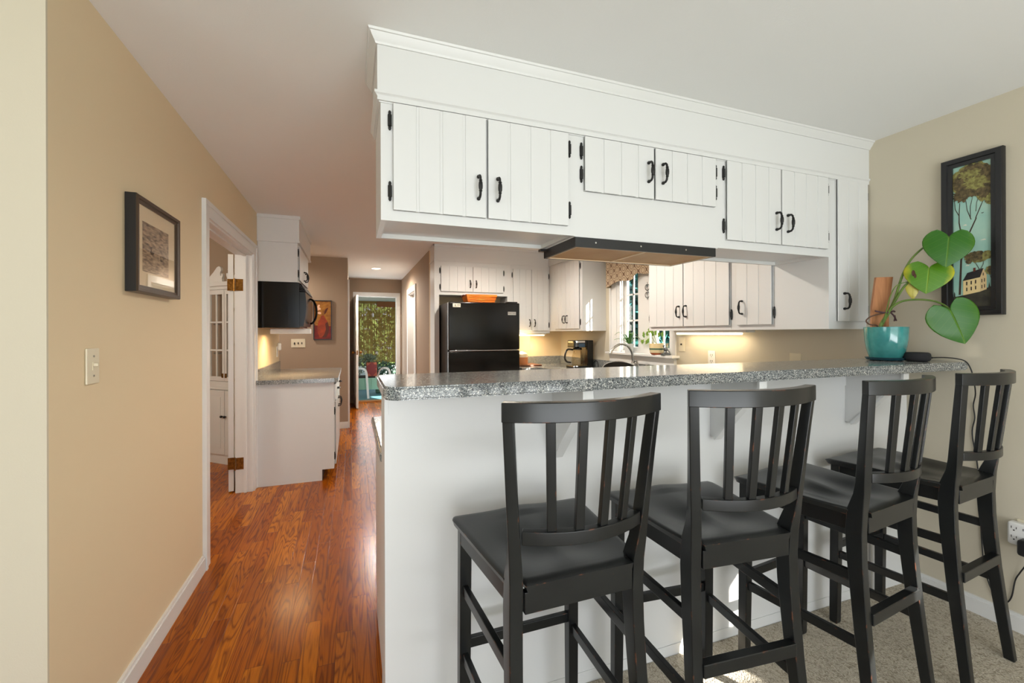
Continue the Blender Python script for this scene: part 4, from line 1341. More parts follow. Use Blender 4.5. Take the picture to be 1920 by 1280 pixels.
for (u, v) in ((0.77, 0.64), (0.55, 0.432)):
    strip([(u - .03, v + .002), (u, v), (u + .03, v + .003)], 0.008, 0.006, 2)
build('canvas', cv, mats, t, 10)

t = thing('framed_photograph', 'bronze-framed photograph of two ducks on rippled water beside the doorway', 'picture', (XL, 2.26, 1.51))
fa, fb, fz0, fz1 = 2.040, 2.480, 1.515, 1.888
build('frame', frame_mb(XL + 0.002, 1, fa, fb, fz0, fz1, 0.028, 0.040, 0.004), [M['framebr']], t)
b = MB()
b.box(XL + 0.003, XL + 0.036, fa - 0.0008, fa + 0.001, fz0, fz1)
build('frame_side', b, M['framebk'], t, label='black outer edge of the frame')
build('mount', MB().box(XL + 0.020, XL + 0.027, fa + 0.026, fb - 0.026, fz0 + 0.026, fz1 - 0.026), M['mount'], t)
b = MB()
b.box(XL + 0.0271, XL + 0.0276, 2.118, 2.378, 1.602, 1.800)
b.cur = 1
def duck(cy, cz, k):
    x = XL + 0.0280
    pts = [(-1, 0.1), (-0.6, -0.3), (0.5, -0.3), (1.0, 0.15), (1.3, 0.35), (0.9, 0.3), (0.3, 0.35), (-0.1, 0.4), (-0.25, 0.9), (-0.2, 1.2), (-0.45, 1.4), (-0.75, 1.25), (-1.0, 1.1), (-0.7, 1.05), (-0.6, 0.7), (-0.8, 0.4)]
    b.add([(x, cy + p * k, cz + q * k) for p, q in pts], [tuple(range(len(pts)))])
duck(2.205, 1.684, 0.019)
duck(2.298, 1.668, 0.013)
build('print', b, [M['water'], M['duck']], t, 10)
build('glazing', MB().box(XL + 0.0300, XL + 0.0312, fa + 0.027, fb - 0.027, fz0 + 0.027, fz1 - 0.027), M['glass'], t)

t = thing('light_switch', 'ivory toggle light switch on the tan wall near the wall corner', 'light switch', (XL, 1.815, 1.19))
build('plate', MB().box(XL + 0.0005, XL + 0.007, 1.778, 1.852, 1.190, 1.306, 0.003), M['ivory'], t)
build('toggle', MB().box(XL + 0.006, XL + 0.0085, 1.808, 1.822, 1.234, 1.262).box(XL + 0.008, XL + 0.020, 1.811, 1.819, 1.247, 1.257, 0.002), M['ivory'], t)
for z in (1.216, 1.280):
    build('screw', MB().tube([(XL + 0.006, 1.815, z), (XL + 0.0085, 1.815, z)], 0.0035, 10), M['steel'], t)

# ================================================================== corner hutch seen through the doorway
A3 = Vector((-1.009, 5.074, 0)); uH = Vector((-0.739, 0.673, 0)).normalized(); nH = Vector((-uH.y, uH.x, 0))
if nH.y > 0: nH = -nH
FH = frame(A3, uH, nH)
WH = 0.58
B3 = A3 + uH * WH
t = thing('corner_hutch', 'white corner hutch with scrolled pediment seen past the open glazed door', 'hutch', (-1.2, 5.4, 0))
foot = [(A3.x, A3.y), (B3.x, B3.y), (B3.x, 5.618), (-0.945, 5.618), (-0.945, A3.y)]
b = MB().prism(foot, 'z', 0, 0.83).prism(foot, 'z', 1.80, 1.84)
ins = [(A3.x + .02, A3.y + .12), (B3.x + .12, B3.y + .02), (B3.x + .1, 5.618), (-0.945, 5.618), (-0.945, A3.y + .1)]
b.prism([(-1.05, 5.40), (-1.15, 5.52), (-1.15, 5.618), (-0.945, 5.618), (-0.945, 5.40)], 'z', 0.83, 1.80)
build('body', b, M['white'], t)
b = MB(FH)
b.box(0, 0.04, -0.02, 0.0, 0.83, 1.84).box(WH - 0.04, WH, -0.02, 0.0, 0.83, 1.84)
b.box(0, WH, -0.02, 0.008, 0.80, 0.86, 0.003).box(0, WH, -0.02, 0.014, 0.775, 0.80, 0.003)
b.box(-0.01, WH + 0.01, -0.02, 0.014, 1.815, 1.85, 0.003).box(-0.02, WH + 0.02, -0.02, 0.030, 1.85, 1.895, 0.004)
build('face_frame', b, M['white'], t)
b = MB(FH)
for (s, c0) in ((1, 0.0), (-1, WH)):
    pts = [(0.0, 1.895), (0.255, 1.895), (0.25, 1.93), (0.262, 1.955), (0.262, 1.975), (0.25, 1.982), (0.238, 1.972), (0.243, 1.958), (0.225, 1.962),
           (0.222, 1.99), (0.240, 2.015), (0.232, 2.045), (0.205, 2.058), (0.175, 2.05), (0.12, 2.00), (0.06, 1.955), (0.0, 1.93)]
    b.prism([(c0 + s * p, z) for p, z in pts], 'y', -0.01, 0.012)
build('pediment', b, M['white'], t, 30)
for (x0, hs) in ((0.045, 0), (WH / 2 + 0.003, 1)):
    x1 = x0 + WH / 2 - 0.048
    g_ = MB(FH)
    g_.box(x0, x0 + 0.03, 0.0005, 0.016, 0.865, 1.81).box(x1 - 0.03, x1, 0.0005, 0.016, 0.865, 1.81).box(x0 + 0.03, x1 - 0.03, 0.0005, 0.016, 0.865, 0.91).box(x0 + 0.03, x1 - 0.03, 0.0005, 0.016, 1.765, 1.81)
    xm_ = (x0 + x1) / 2
    g_.box(xm_ - 0.008, xm_ + 0.008, 0.002, 0.014, 0.91, 1.765)
    for z in (1.185, 1.475):
        g_.box(x0 + 0.03, x1 - 0.03, 0.002, 0.014, z - 0.008, z + 0.008)
    d = build('glazed_door', g_, M['white'], t)
    build('pane', MB(FH).box(x0 + 0.03, x1 - 0.03, 0.006, 0.009, 0.91, 1.765), M['glass'], d)
    lo = MB(FH).box(x0, x1, 0.0005, 0.016, 0.10, 0.765, 0.002)
    lo.box(x0 + 0.055, x1 - 0.055, 0.016, 0.020, 0.165, 0.70, 0.003)
    d2_ = build('lower_door', lo, M['white'], t)
    kx = x1 - 0.022 if hs == 0 else x0 + 0.022
    build('knob', MB(FH).tube([tuple((kx, y, 0.50)) for y in (0.015, 0.03)], 0.006, 8).ball((kx, 0.036, 0.50), 0.013), M['iron'], d2_)
    build('catch', MB(FH).box(kx - 0.012, kx + 0.012, 0.016, 0.021, 0.90, 0.945), M['brass'], d)
b = MB()
for z in (1.14, 1.45):
    b.prism([(A3.x - .03, A3.y + .05), (B3.x + .05, B3.y + .03), (B3.x + .28, 5.52), (-0.96, 5.40), (-0.96, A3.y + .06)], 'z', z, z + 0.015)
build('shelf', b, M['hutchin'], t)

# ================================================================== drinks nook: base unit, counter, upper cabinet, microwave
t = thing('nook_base_cabinet', 'white base cabinet with blank end panel beside the glazed doorway', 'cabinet', (-0.47, 5.0, 0))
UP, NP = (0, 1, 0), (1, 0, 0)
b = MB().box(XL + 0.002, -0.155, 4.405, 5.70, 0.10, 0.903).box(XL + 0.002, -0.258, 4.405, 5.70, 0, 0.10)
build('carcass', b, M['white'], t)
build('end_panel', MB().prism([(XL + 0.018, 0), (-0.258, 0), (-0.258, 0.10), (-0.155, 0.10), (-0.155, 0.903), (XL + 0.018, 0.903)], 'y', 4.385, 4.404), M['white'], t)
build('toe_kick', MB().box(-0.2578, -0.254, 4.405, 5.70, 0, 0.10), M['toekick'], t)
for (ya_, hs, hy_) in ((4.43, 0, 0.57), (5.07, 1, 0.05)):
    door(t, (-0.155, ya_, 0.13), UP, NP, 0.61, 0.585, 4, (hy_, 0.50), hs, (0.08, 0.50))
    F = frame((-0.155, ya_, 0.735), UP, NP)
    dr = build('drawer', MB(F).box(0, 0.61, 0.0005, 0.018, 0, 0.145, 0.004), M['white'], t)
    pb = MB(F)
    pb.tube([(0.262, 0.017, 0.075), (0.262, 0.036, 0.075), (0.275, 0.044, 0.075), (0.335, 0.044, 0.075), (0.348, 0.036, 0.075), (0.348, 0.017, 0.075)], 0.0055, 8)
    build('handle', pb, M['iron'], dr)
t = thing('nook_countertop', 'speckled counter with short backsplash under the black microwave', 'countertop', (-0.46, 5.0, 0.904))
build('slab', MB().prism([(XL + 0.002, 4.352), (-0.150, 4.352), (-0.118, 4.384), (-0.118, 5.72), (XL + 0.002, 5.72)], 'z', 0.904, 0.942), M['stone'], t)
build('backsplash', MB().box(XL + 0.002, XL + 0.020, 4.42, 5.72, 0.9421, 1.036), M['stone'], t)

t = thing('nook_wall_cabinet', 'white wall cabinet above the black microwave', 'cabinet', (-0.62, 4.95, 1.83))
build('carcass', MB().box(XL + 0.002, -0.470, 4.505, 5.38, 1.832, 2.198), M['white'], t)
for (ya_, hs, hy_) in ((4.535, 0, 0.35), (4.955, 1, 0.05)):
    door(t, (-0.470, ya_, 1.855), UP, NP, 0.405, 0.315, 3, (hy_, 0.075), hs, (0.06, 0.255))

t = thing('microwave', 'black over-counter microwave with bowed handle under the nook wall cabinet', 'microwave', (-0.6, 4.9, 1.41))
build('body', MB().box(XL + 0.003, -0.455, 4.505, 5.265, 1.408, 1.831, 0.004), M['gloss'], t)
build('side_panel', MB().box(XL + 0.03, -0.545, 4.5015, 4.5055, 1.435, 1.80, 0.001), M['gloss'], t)
def bowed(name, y0, y1, z0, z1, x0, bow, th, m):
    """front piece whose face bulges along its height"""
    rg = []
    for i in range(13):
        f = i / 12
        z = z0 + (z1 - z0) * f
        zz = (z - 1.408) / (1.831 - 1.408)
        x = x0 + th + bow * math.sin(PI * (0.12 + 0.8 * (1 - zz)))
        rg.append([(x0, y0, z), (x, y0, z), (x, y1, z), (x0, y1, z)])
    return build(name, MB().loft(rg), m, t, 50)
bowed('door', 4.507, 5.07, 1.422, 1.742, -0.4545, 0.034, 0.022, M['gloss'])
bowed('control_panel', 5.073, 5.263, 1.422, 1.742, -0.4545, 0.034, 0.022, M['gloss'])
for i in range(5):
    z = 1.750 + i * 0.016
    build('vent_louvre', MB().box(-0.4545, -0.402 - 0.009 * i, 4.507, 5.263, z, z + 0.009, 0.002), M['rubber'], t)
hp = [(-0.405, 5.02, 1.455), (-0.378, 5.02, 1.470), (-0.352, 5.02, 1.52), (-0.345, 5.02, 1.585), (-0.352, 5.02, 1.65), (-0.378, 5.02, 1.70), (-0.405, 5.02, 1.715)]
build('handle', MB().tube(smooth_path(hp), 0.011, 10), M['gloss'], t)
build('base_grille', MB().box(-0.77, -0.43, 4.53, 5.24, 1.4025, 1.4078), mat('bronze_grille', rgb(120, 84, 52), 0.4, 0.5), t)
solo('strip_light_housing', MB().box(-0.735, -0.385, 4.74, 4.90, 1.352, 1.4024, 0.006), M['plastic'], 'white boxy light housing fixed beneath the black microwave', 'light')

t = thing('plug_in_night_light', 'small white plug-in night light on the wall beside the nook counter', 'night light', (XL, 5.60, 1.09))
build('plate', MB().box(XL + 0.001, XL + 0.008, 5.56, 5.635, 1.09, 1.21, 0.002), M['plastic'], t)
build('lamp_body', MB().box(XL + 0.009, XL + 0.045, 5.575, 5.62, 1.165, 1.25, 0.014, 3), M['plastic'], t)

t = thing('switch_plate', 'ivory three-toggle switch plate on the taupe wall beyond the nook counter', 'light switch', (-0.69, 6.70, 1.16))
build('plate', MB().box(-0.782, -0.604, 6.693, 6.6995, 1.163, 1.283, 0.003), M['ivory'], t)
for x in (-0.739, -0.693, -0.647):
    build('toggle', MB().box(x - 0.006, x + 0.006, 6.6885, 6.6925, 1.208, 1.236, 0.001).box(x - 0.004, x + 0.004, 6.680, 6.689, 1.222, 1.232, 0.001), M['slot'], t)

t = thing('vase_painting', 'painting of a rust-red vase with pale blossoms on the taupe wall', 'painting', (-0.38, 6.69, 1.27))
vx0, vx1, vz0, vz1 = -0.500, -0.262, 1.268, 1.822
b = MB()
b.box(vx0, vx1, 6.672, 6.699, vz0, vz0 + 0.012).box(vx0, vx1, 6.672, 6.699, vz1 - 0.012, vz1).box(vx0, vx0 + 0.012, 6.672, 6.699, vz0 + 0.012, vz1 - 0.012).box(vx1 - 0.012, vx1, 6.672, 6.699, vz0 + 0.012, vz1 - 0.012)
build('frame', b, M['framebk'], t)
cv = MB().box(vx0 + 0.012, vx1 - 0.012, 6.68, 6.69, vz0 + 0.012, vz1 - 0.012)
lay = [0]
W_, H_ = vx1 - vx0 - 0.024, vz1 - vz0 - 0.024
def P2(u, v, d):
    return (vx0 + 0.012 + u * W_, 6.68 - d, vz0 + 0.012 + v * H_)
shape([(0, 0), (1, 0), (1, 0.34), (0, 0.36)], 1)
shape([(0.30, 0.04), (0.70, 0.04), (0.86, 0.16), (0.90, 0.30), (0.80, 0.46), (0.64, 0.56), (0.60, 0.62), (0.42, 0.62), (0.38, 0.56), (0.24, 0.46), (0.18, 0.30), (0.22, 0.16)], 2)
shape([(0.45, 0.04), (0.70, 0.04), (0.86, 0.16), (0.90, 0.30), (0.80, 0.46), (0.66, 0.40), (0.70, 0.26), (0.60, 0.12)], 3)
strip([(0.52, 0.62), (0.54, 0.72), (0.66, 0.76)], 0.015, 0.01, 3)
shape([(0.60, 0.64), (0.72, 0.70), (0.82, 0.80), (0.86, 0.84), (0.70, 0.80), (0.60, 0.72)], 3)
for (u, v) in ((0.22, 0.84), (0.32, 0.80), (0.28, 0.88), (0.20, 0.78), (0.27, 0.69), (0.34, 0.68), (0.14, 0.82)):
    blob(u, v, 0.075, 0.03, 4, int(u * 100), 0.2, 12)
build('canvas', cv, [M['gold_p'], M['red_p'], M['vase_p'], M['vased_p'], M['petal_p']], t, 10)

# ================================================================== refrigerator and basket
t = thing('refrigerator', 'black refrigerator with bottom drawer between the white cabinets', 'refrigerator', (1.44, 5.2, 0))
fx0, fx1, fy = 1.014, 1.862, 4.80
build('body', MB().box(fx0 + 0.004, fx1 - 0.004, fy + 0.075, 5.56, 0.02, 1.700, 0.006).box(fx0 + 0.05, fx1 - 0.05, fy + 0.12, 5.5, 0, 0.03), M['glossside'], t)
dr = build('door', MB().box(fx0, fx1, fy, fy + 0.068, 1.162, 1.706, 0.012, 3), M['gloss'], t)
build('freezer_drawer', MB().box(fx0, fx1, fy, fy + 0.068, 0.10, 1.150, 0.012, 3), M['gloss'], t)
build('door_trim', MB().box(fx0 + 0.01, fx1 - 0.004, fy - 0.006, fy + 0.01, 1.151, 1.161, 0.002), M['steel'], t)
build('hinge_cover', MB().box(fx1 - 0.14, fx1 - 0.02, fy + 0.02, fy + 0.12, 1.7065, 1.722, 0.005), M['rubber'], t)
bd = build('badge', MB().box(fx1 - 0.150, fx1 - 0.048, fy - 0.003, fy - 0.0002, 1.565, 1.602, 0.002), M['badge'], dr)
sk = build('sticker', MB().box(fx0 + 0.047, fx0 + 0.135, fy - 0.0012, fy - 0.0002, 1.646, 1.688), M['sticker'], dr)
def lettering(txt, x, y, z, size, m, parent, off):
    cu = bpy.data.curves.new('lettering', 'FONT')
    cu.body = txt
    cu.size = size
    cu.extrude = 0.0002
    cu.align_x = 'CENTER'; cu.align_y = 'CENTER'
    cu.materials.append(m)
    tmp = bpy.data.objects.new('lettering_curve', cu)
    COL.objects.link(tmp)
    bpy.context.view_layer.update()
    me = bpy.data.meshes.new_from_object(tmp.evaluated_get(bpy.context.evaluated_depsgraph_get()))
    bpy.data.objects.remove(tmp)
    o = bpy.data.objects.new('lettering', me)
    COL.objects.link(o)
    o.parent = parent
    o.location = Vector((x, y, z)) - off
    o.rotation_euler = (R(90), 0, 0)
    return o
lettering('MAYTAG', fx1 - 0.099, fy - 0.0033, 1.5835, 0.024, M['ink'], bd, ORG[t.name])
lettering('10 YR', fx0 + 0.091, fy - 0.0016, 1.668, 0.031, M['ink'], sk, ORG[t.name])
build('underline', MB().box(fx0 + 0.05, fx0 + 0.132, fy - 0.0017, fy - 0.0012, 1.6505, 1.6525), M['ink'], sk)

t = thing('wicker_basket', 'orange wicker basket with leather handles on top of the refrigerator', 'basket', (1.44, 5.05, 1.702))
bx0, bx1, by0, by1 = 1.250, 1.620, 4.92, 5.16
rg = []
for (z, g_) in ((1.7075, 0.028), (1.75, 0.012), (1.806, 0.0)):
    rg.append([(bx0 + g_, by0 + g_, z), (bx1 - g_, by0 + g_, z), (bx1 - g_, by1 - g_, z), (bx0 + g_, by1 - g_, z)])
b = MB().loft(rg)
for i in range(6):
    z = 1.712 + i * 0.016
    g_ = 0.027 - 0.027 * (i / 5.5)
    b.tube([(bx0 + g_ - 0.002, by0 + g_ - 0.002, z), (bx1 - g_ + 0.002, by0 + g_ - 0.002, z + 0.003 * (-1) ** i)], 0.0055, 6)
build('body', b, M['orange'], t)
for x, s in ((bx0, -1), (bx1, 1)):
    build('handle', MB().tube(smooth_path([(x, 4.99, 1.790), (x + s * 0.022, 4.995, 1.800), (x + s * 0.028, 5.03, 1.778), (x + s * 0.022, 5.065, 1.800), (x, 5.07, 1.790)]), 0.006, 8), M['maroon'], t)

# ================================================================== counter things: lamp, board, coffee maker
t = thing('table_lamp', 'lit table lamp with cream shade behind the refrigerator edge', 'lamp', (2.075, 5.28, 0.948))
lx, ly = 2.075, 5.28
build('base', MB().lathe([(0.075, 0.9485), (0.080, 0.965), (0.080, 1.055), (0.072, 1.085), (0.045, 1.105), (0.02, 1.112), (0.012, 1.118), (0.012, 1.15)], lx, ly, 28), M['jar'], t)
b = MB()
n = 32
rg = []
for (r_, z) in ((0.118, 1.135), (0.108, 1.318), (0.105, 1.318), (0.115, 1.135)):
    rg.append([(lx + r_ * math.cos(2 * PI * j / n), ly + r_ * math.sin(2 * PI * j / n), z) for j in range(n)])
build('lamp_shade', b.loft(rg + [rg[0]], caps=False), M['shade'], t)
solo('cutting_board', MB().box(1.95, 2.30, 5.14, 5.47, 0.931, 0.9475, 0.004), M['board'], 'dark wooden board under the lit table lamp', 'board')

t = thing('coffee_maker', 'black drip coffee maker with glass carafe in the counter corner', 'coffee maker', (2.62, 4.72, 0.931))
build('tower', MB().box(2.655, 2.735, 4.60, 4.78, 0.955, 1.265, 0.008), M['lid'], t)
build('brew_head', MB().box(2.475, 2.655, 4.60, 4.78, 1.180, 1.265, 0.012, 3), M['lid'], t)
build('base_plate', MB().box(2.46, 2.735, 4.595, 4.785, 0.9315, 0.962, 0.008), M['lid'], t)
build('display', MB().box(2.4735, 2.4755, 4.63, 4.75, 1.235, 1.255).box(2.50, 2.62, 4.5985, 4.601, 1.238, 1.258), M['badge'], t)
build('screen', MB().box(2.54, 2.62, 4.598, 4.6005, 1.185, 1.228), M['screen'], t)
cf = build('carafe', MB().lathe([(0.050, 0.963), (0.066, 0.975), (0.070, 1.02), (0.066, 1.07), (0.052, 1.12), (0.050, 1.14), (0.053, 1.152)], 2.565, 4.69, 28), M['carafe'], t)
build('carafe_lid', MB().lathe([(0.054, 1.150), (0.056, 1.160), (0.050, 1.174), (0.01, 1.178)], 2.565, 4.69, 24), M['lid'], cf)
build('carafe_handle', MB().tube(smooth_path([(2.52, 4.715, 1.150), (2.47, 4.745, 1.155), (2.445, 4.76, 1.12), (2.435, 4.765, 1.05), (2.455, 4.75, 1.005), (2.50, 4.725, 0.995)]), 0.011, 8), M['lid'], cf)
build('power_cord', MB().tube(smooth_path([(2.742, 4.62, 0.99), (2.75, 4.57, 1.02), (2.752, 4.53, 1.00), (2.745, 4.51, 0.96), (2.74, 4.52, 0.936)]), 0.005, 8), M['rubber'], t)

# ================================================================== strip lights under the wall cabinets
t = thing('under_cabinet_light', 'lit strip light under the wall cabinet beside the kitchen window', 'light', (2.70, 2.72, 1.33))
build('housing', MB().box(2.655, 2.745, 2.36, 3.10, 1.352, 1.3695, 0.003), M['plastic'], t)
build('tube', MB().box(2.660, 2.740, 2.46, 3.085, 1.336, 1.3515, 0.006), M['tube'], t)
t = thing('under_cabinet_light', 'lit strip light under the double-door cabinet beside the refrigerator', 'light', (2.2, 5.45, 1.33))
build('housing', MB().box(1.96, 2.46, 5.36, 5.45, 1.332, 1.3495, 0.003), M['plastic'], t)
build('tube', MB().box(1.98, 2.44, 5.365, 5.445, 1.318, 1.3315, 0.006), M['tube'], t)
light('strip_glow', 'AREA', (2.70, 2.77, 1.333), 1.1, (1.0, 0.80, 0.55), (0, 0, 0), shape='RECTANGLE', size=0.08, size_y=0.62)
light('strip_glow_back', 'AREA', (2.2, 5.40, 1.315), 3.0, (1.0, 0.76, 0.48), (0, 0, 0), shape='RECTANGLE', size=0.46, size_y=0.08)
light('lamp_bulb', 'POINT', (2.075, 5.28, 1.23), 4.0, (1.0, 0.75, 0.45), shadow_soft_size=0.03)

t = thing('wall_outlet', 'white duplex outlet on the lit tan wall under the strip light', 'power outlet', (XR, 2.82, 1.1))
build('plate', MB().box(XR - 0.007, XR - 0.0005, 2.785, 2.858, 1.082, 1.202, 0.002), M['plastic'], t)
b = MB()
for z in (1.117, 1.167):
    for y in (2.811, 2.831):
        b.box(XR - 0.0085, XR - 0.0068, y - 0.0015, y + 0.0015, z - 0.006, z + 0.008)
    b.tube([(XR - 0.0085, 2.821, z - 0.014), (XR - 0.0068, 2.821, z - 0.014)], 0.003, 8)
build('socket_slot', b, M['slot'], t)
t = thing('wall_outlet', 'pale outlet plate low on the tan wall behind the tall cabinet end', 'power outlet', (XR, 2.095, 1.095))
build('plate', MB().box(XR - 0.007, XR - 0.0005, 2.055, 2.135, 1.095, 1.212, 0.002), M['ivory'], t)
t = thing('light_switch', 'ivory toggle switch between the kitchen window and the strip light', 'light switch', (XR, 3.17, 1.19))
build('plate', MB().box(XR - 0.007, XR - 0.0005, 3.130, 3.203, 1.185, 1.310, 0.002), M['ivory'], t)
build('toggle', MB().box(XR - 0.020, XR - 0.0065, 3.163, 3.171, 1.240, 1.255, 0.002), M['slot'], t)

# ================================================================== window dressing and sill things
t = thing('window_valance', 'scalloped valance with tan and brown ogee print over the kitchen window', 'valance', (2.74, 3.75, 1.85))
prof = [(4.285, 1.862), (4.20, 1.885), (4.12, 1.905), (4.04, 1.913), (3.96, 1.908), (3.885, 1.897), (3.82, 1.900), (3.78, 1.92), (3.75, 1.945), (3.71, 1.955), (3.66, 1.948), (3.60, 1.934), (3.55, 1.930), (3.49, 1.942), (3.42, 1.955), (3.36, 1.945), (3.30, 1.93), (3.235, 1.90)]
b = MB()
rg = []
for i, (y, z) in enumerate(prof):
    off_ = 0.006 * math.sin(i * 1.3)
    x = XR - 0.085 + off_
    rg.append([(x, y, z), (x - 0.003, y, 2.19), (x + 0.004, y, 2.19), (x + 0.006, y, z)])
b.loft(rg)
b.box(XR - 0.082, XR - 0.004, 4.281, 4.286, 1.862, 2.19).box(XR - 0.082, XR - 0.004, 3.233, 3.238, 1.90, 2.19)
build('fabric', b, M['fabricv'], t, 60)
build('board', MB().box(XR - 0.084, XR - 0.002, 3.234, 4.285, 2.1905, 2.204), M['white'], t)

def pot_plant_strap(x, y, z):
    t = thing('spider_plant', 'small strap-leaved plant in a white pot on the window sill', 'potted plant', (x, y, z))
    build('pot', MB().lathe([(0.042, z + 0.0005), (0.048, z + 0.05), (0.055, z + 0.095), (0.050, z + 0.095), (0.046, z + 0.08), (0.005, z + 0.078)], x, y, 24), M['potw'], t)
    rnd = random.Random(5)
    for i in range(17):
        a = 2 * PI * i / 17 + rnd.uniform(-.2, .2)
        ln = rnd.uniform(0.10, 0.17); h = rnd.uniform(0.04, 0.13)
        rg = []
        d = Vector((math.cos(a) * (0.5 if math.cos(a) > 0 else 1), math.sin(a), 0)); p = Vector((-math.sin(a), math.cos(a), 0))
        for k in range(8):
            f = k / 7
            c = Vector((x, y, z + 0.085)) + d * ln * f + Vector((0, 0, h * math.sin(PI * 0.72 * f) * 1.2))
            wd = 0.0135 * (1 - f) ** 0.6 + 0.0012
            rg.append([c - p * wd, c + Vector((0, 0, 0.003)), c + p * wd, c - Vector((0, 0, 0.002))])
        build('leaf', MB().loft(rg), M['grass'], t, 60)
pot_plant_strap(2.755, 3.905, 1.143)
x, y, z = 2.755, 3.462, 1.143
t = thing('trailing_houseplant', 'trailing plant in a cream pot with a green band on the window sill', 'potted plant', (x, y, z))
build('pot', MB().lathe([(0.050, z + 0.0005), (0.060, z + 0.012), (0.068, z + 0.05), (0.068, z + 0.108), (0.063, z + 0.108), (0.060, z + 0.095), (0.005, z + 0.093)], x, y, 28), M['potst'], t)
rnd = random.Random(2)
for (dy, dx, hh) in ((0.16, -0.03, 0.10), (0.09, -0.02, 0.14), (0.20, -0.01, 0.02), (-0.03, -0.03, 0.12), (-0.08, -0.01, 0.09), (0.03, -0.04, 0.11)):
    p = smooth_path([(x, y, z + 0.09), (x + dx * 0.5, y + dy * 0.45, z + 0.10 + hh * 0.8), (x + dx, y + dy, z + 0.10 + hh)])
    st_ = build('vine_stem', MB().tube(p, 0.0018, 6), M['stem'], t)
    lb = MB()
    for q in (p[-1], p[-5] + Vector((0, 0.012, 0.01))):
        for i in range(2):
            c = q + Vector((rnd.uniform(-.01, .01), rnd.uniform(-.015, .015), rnd.uniform(-.02, .01)))
            pts = [(0, 0.026), (0.015, 0.008), (0.013, -0.012), (0, -0.030), (-0.013, -0.012), (-0.015, 0.008)]
            a = rnd.uniform(-.6, .6)
            lb.add([(c.x + 0.004 * math.cos(3 * k), c.y + u_ * math.cos(a) - v_ * math.sin(a), c.z + u_ * math.sin(a) + v_ * math.cos(a)) for k, (u_, v_) in enumerate(pts)], [(0, 1, 2, 3, 4, 5)])
    build('vine_leaf', lb, M['vine'], st_)
t = thing('pewter_figurine', 'small pewter bird figurine on the window sill near the striped pot', 'figurine', (2.745, 3.325, 1.143))
fx_, fy_, fz_ = 2.745, 3.325, 1.143
b = MB().lathe([(0.044, fz_ + 0.0005), (0.046, fz_ + 0.008), (0.036, fz_ + 0.016), (0.016, fz_ + 0.024), (0.005, fz_ + 0.05)], fx_, fy_, 20)
b.ball((fx_, fy_, fz_ + 0.055), 0.02, 0.8, 1.4, 0.9).ball((fx_, fy_ + 0.022, fz_ + 0.088), 0.010, 0.9, 1.1, 1)
b.tube(smooth_path([(fx_, fy_ + 0.015, fz_ + 0.06), (fx_, fy_ + 0.025, fz_ + 0.075), (fx_, fy_ + 0.022, fz_ + 0.09)]), 0.006, 8)
b.tube([(fx_, fy_ + 0.03, fz_ + 0.088), (fx_, fy_ + 0.045, fz_ + 0.084)], [0.004, 0.001], 8)
b.tube(smooth_path([(fx_, fy_ - 0.02, fz_ + 0.055), (fx_, fy_ - 0.05, fz_ + 0.035), (fx_, fy_ - 0.06, fz_ + 0.02)]), [0.008] + [0.005] * 11 + [0.003], 8)
build('figure', b, M['pewter'], t)
t = thing('sun_catcher', 'wire sun catcher hanging on the mullion of the kitchen window', 'ornament', (2.775, 3.62, 1.70))
b = MB()
for dz in (0.0, 0.075):
    for s in (-1, 1):
        b.tube(smooth_path([(2.778, 3.63 + s * 0.003, 1.70 + dz), (2.776, 3.63 + s * 0.028, 1.715 + dz), (2.776, 3.63 + s * 0.030, 1.745 + dz), (2.776, 3.63 + s * 0.010, 1.76 + dz), (2.776, 3.63 + s * 0.012, 1.735 + dz)]), 0.003, 6)
b.tube([(2.778, 3.63, 1.68), (2.778, 3.63, 1.86)], 0.002, 6)
build('wire', b, M['iron'], t)

# ================================================================== sink
t = thing('kitchen_faucet', 'steel gooseneck faucet under the kitchen window', 'faucet', (2.66, 3.70, 0.931))
cx, cy = 2.655, 3.70
build('base', MB().lathe([(0.030, 0.9305), (0.030, 0.945), (0.019, 0.96), (0.016, 1.06), (0.012, 1.07)], cx, cy, 20), M['steel'], t)
build('spout', MB().tube(smooth_path([(cx, cy, 1.02), (cx - 0.002, cy, 1.10), (cx - 0.02, cy, 1.17), (cx - 0.07, cy, 1.225), (cx - 0.14, cy, 1.240), (cx - 0.21, cy, 1.215), (cx - 0.25, cy, 1.175), (cx - 0.262, cy, 1.155)]), 0.012, 12), M['steel'], t)
build('spray_head', MB().tube([(cx - 0.255, cy, 1.17), (cx - 0.265, cy, 1.148)], [0.013, 0.015], 12), M['steel'], t)
build('lever', MB().tube(smooth_path([(cx, cy - 0.015, 1.06), (cx - 0.01, cy - 0.06, 1.075), (cx - 0.02, cy - 0.10, 1.055), (cx - 0.022, cy - 0.125, 1.02)]), [0.009] * 12 + [0.006] * 7, 8), M['steel'], t)
solo('soap_pump', MB().lathe([(0.02, 0.9305), (0.02, 0.94), (0.009, 0.95), (0.009, 1.03), (0.012, 1.035), (0.004, 1.05)], 2.68, 3.48, 14).tube([(2.68, 3.48, 1.045), (2.635, 3.48, 1.04)], 0.005, 8), M['steel'], 'short steel soap pump beside the kitchen faucet', 'soap pump')
t = thing('dark_pan', 'dark pan with a pale rim propped up by the sink', 'pan', (2.35, 3.7, 0.931))
rg = []
pc = Vector((2.44, 3.62, 0.952))
pa = Vector((-0.62, 0.785, 0)).normalized()
b = MB()
n = 28
ring = lambda r_, d, zz: [pc + pa * (r_ * math.cos(q)) + Vector((0.785, 0.62, 0)) * d + Vector((0, 0, zz + 0.44 * r_ * math.sin(q))) for q in [2 * PI * j / n for j in range(n)]]
build('dish', MB().loft([ring(0.165, 0.0, 0.05), ring(0.150, 0.03, 0.05), ring(0.05, 0.034, 0.05)]), M['darkpan'], t)
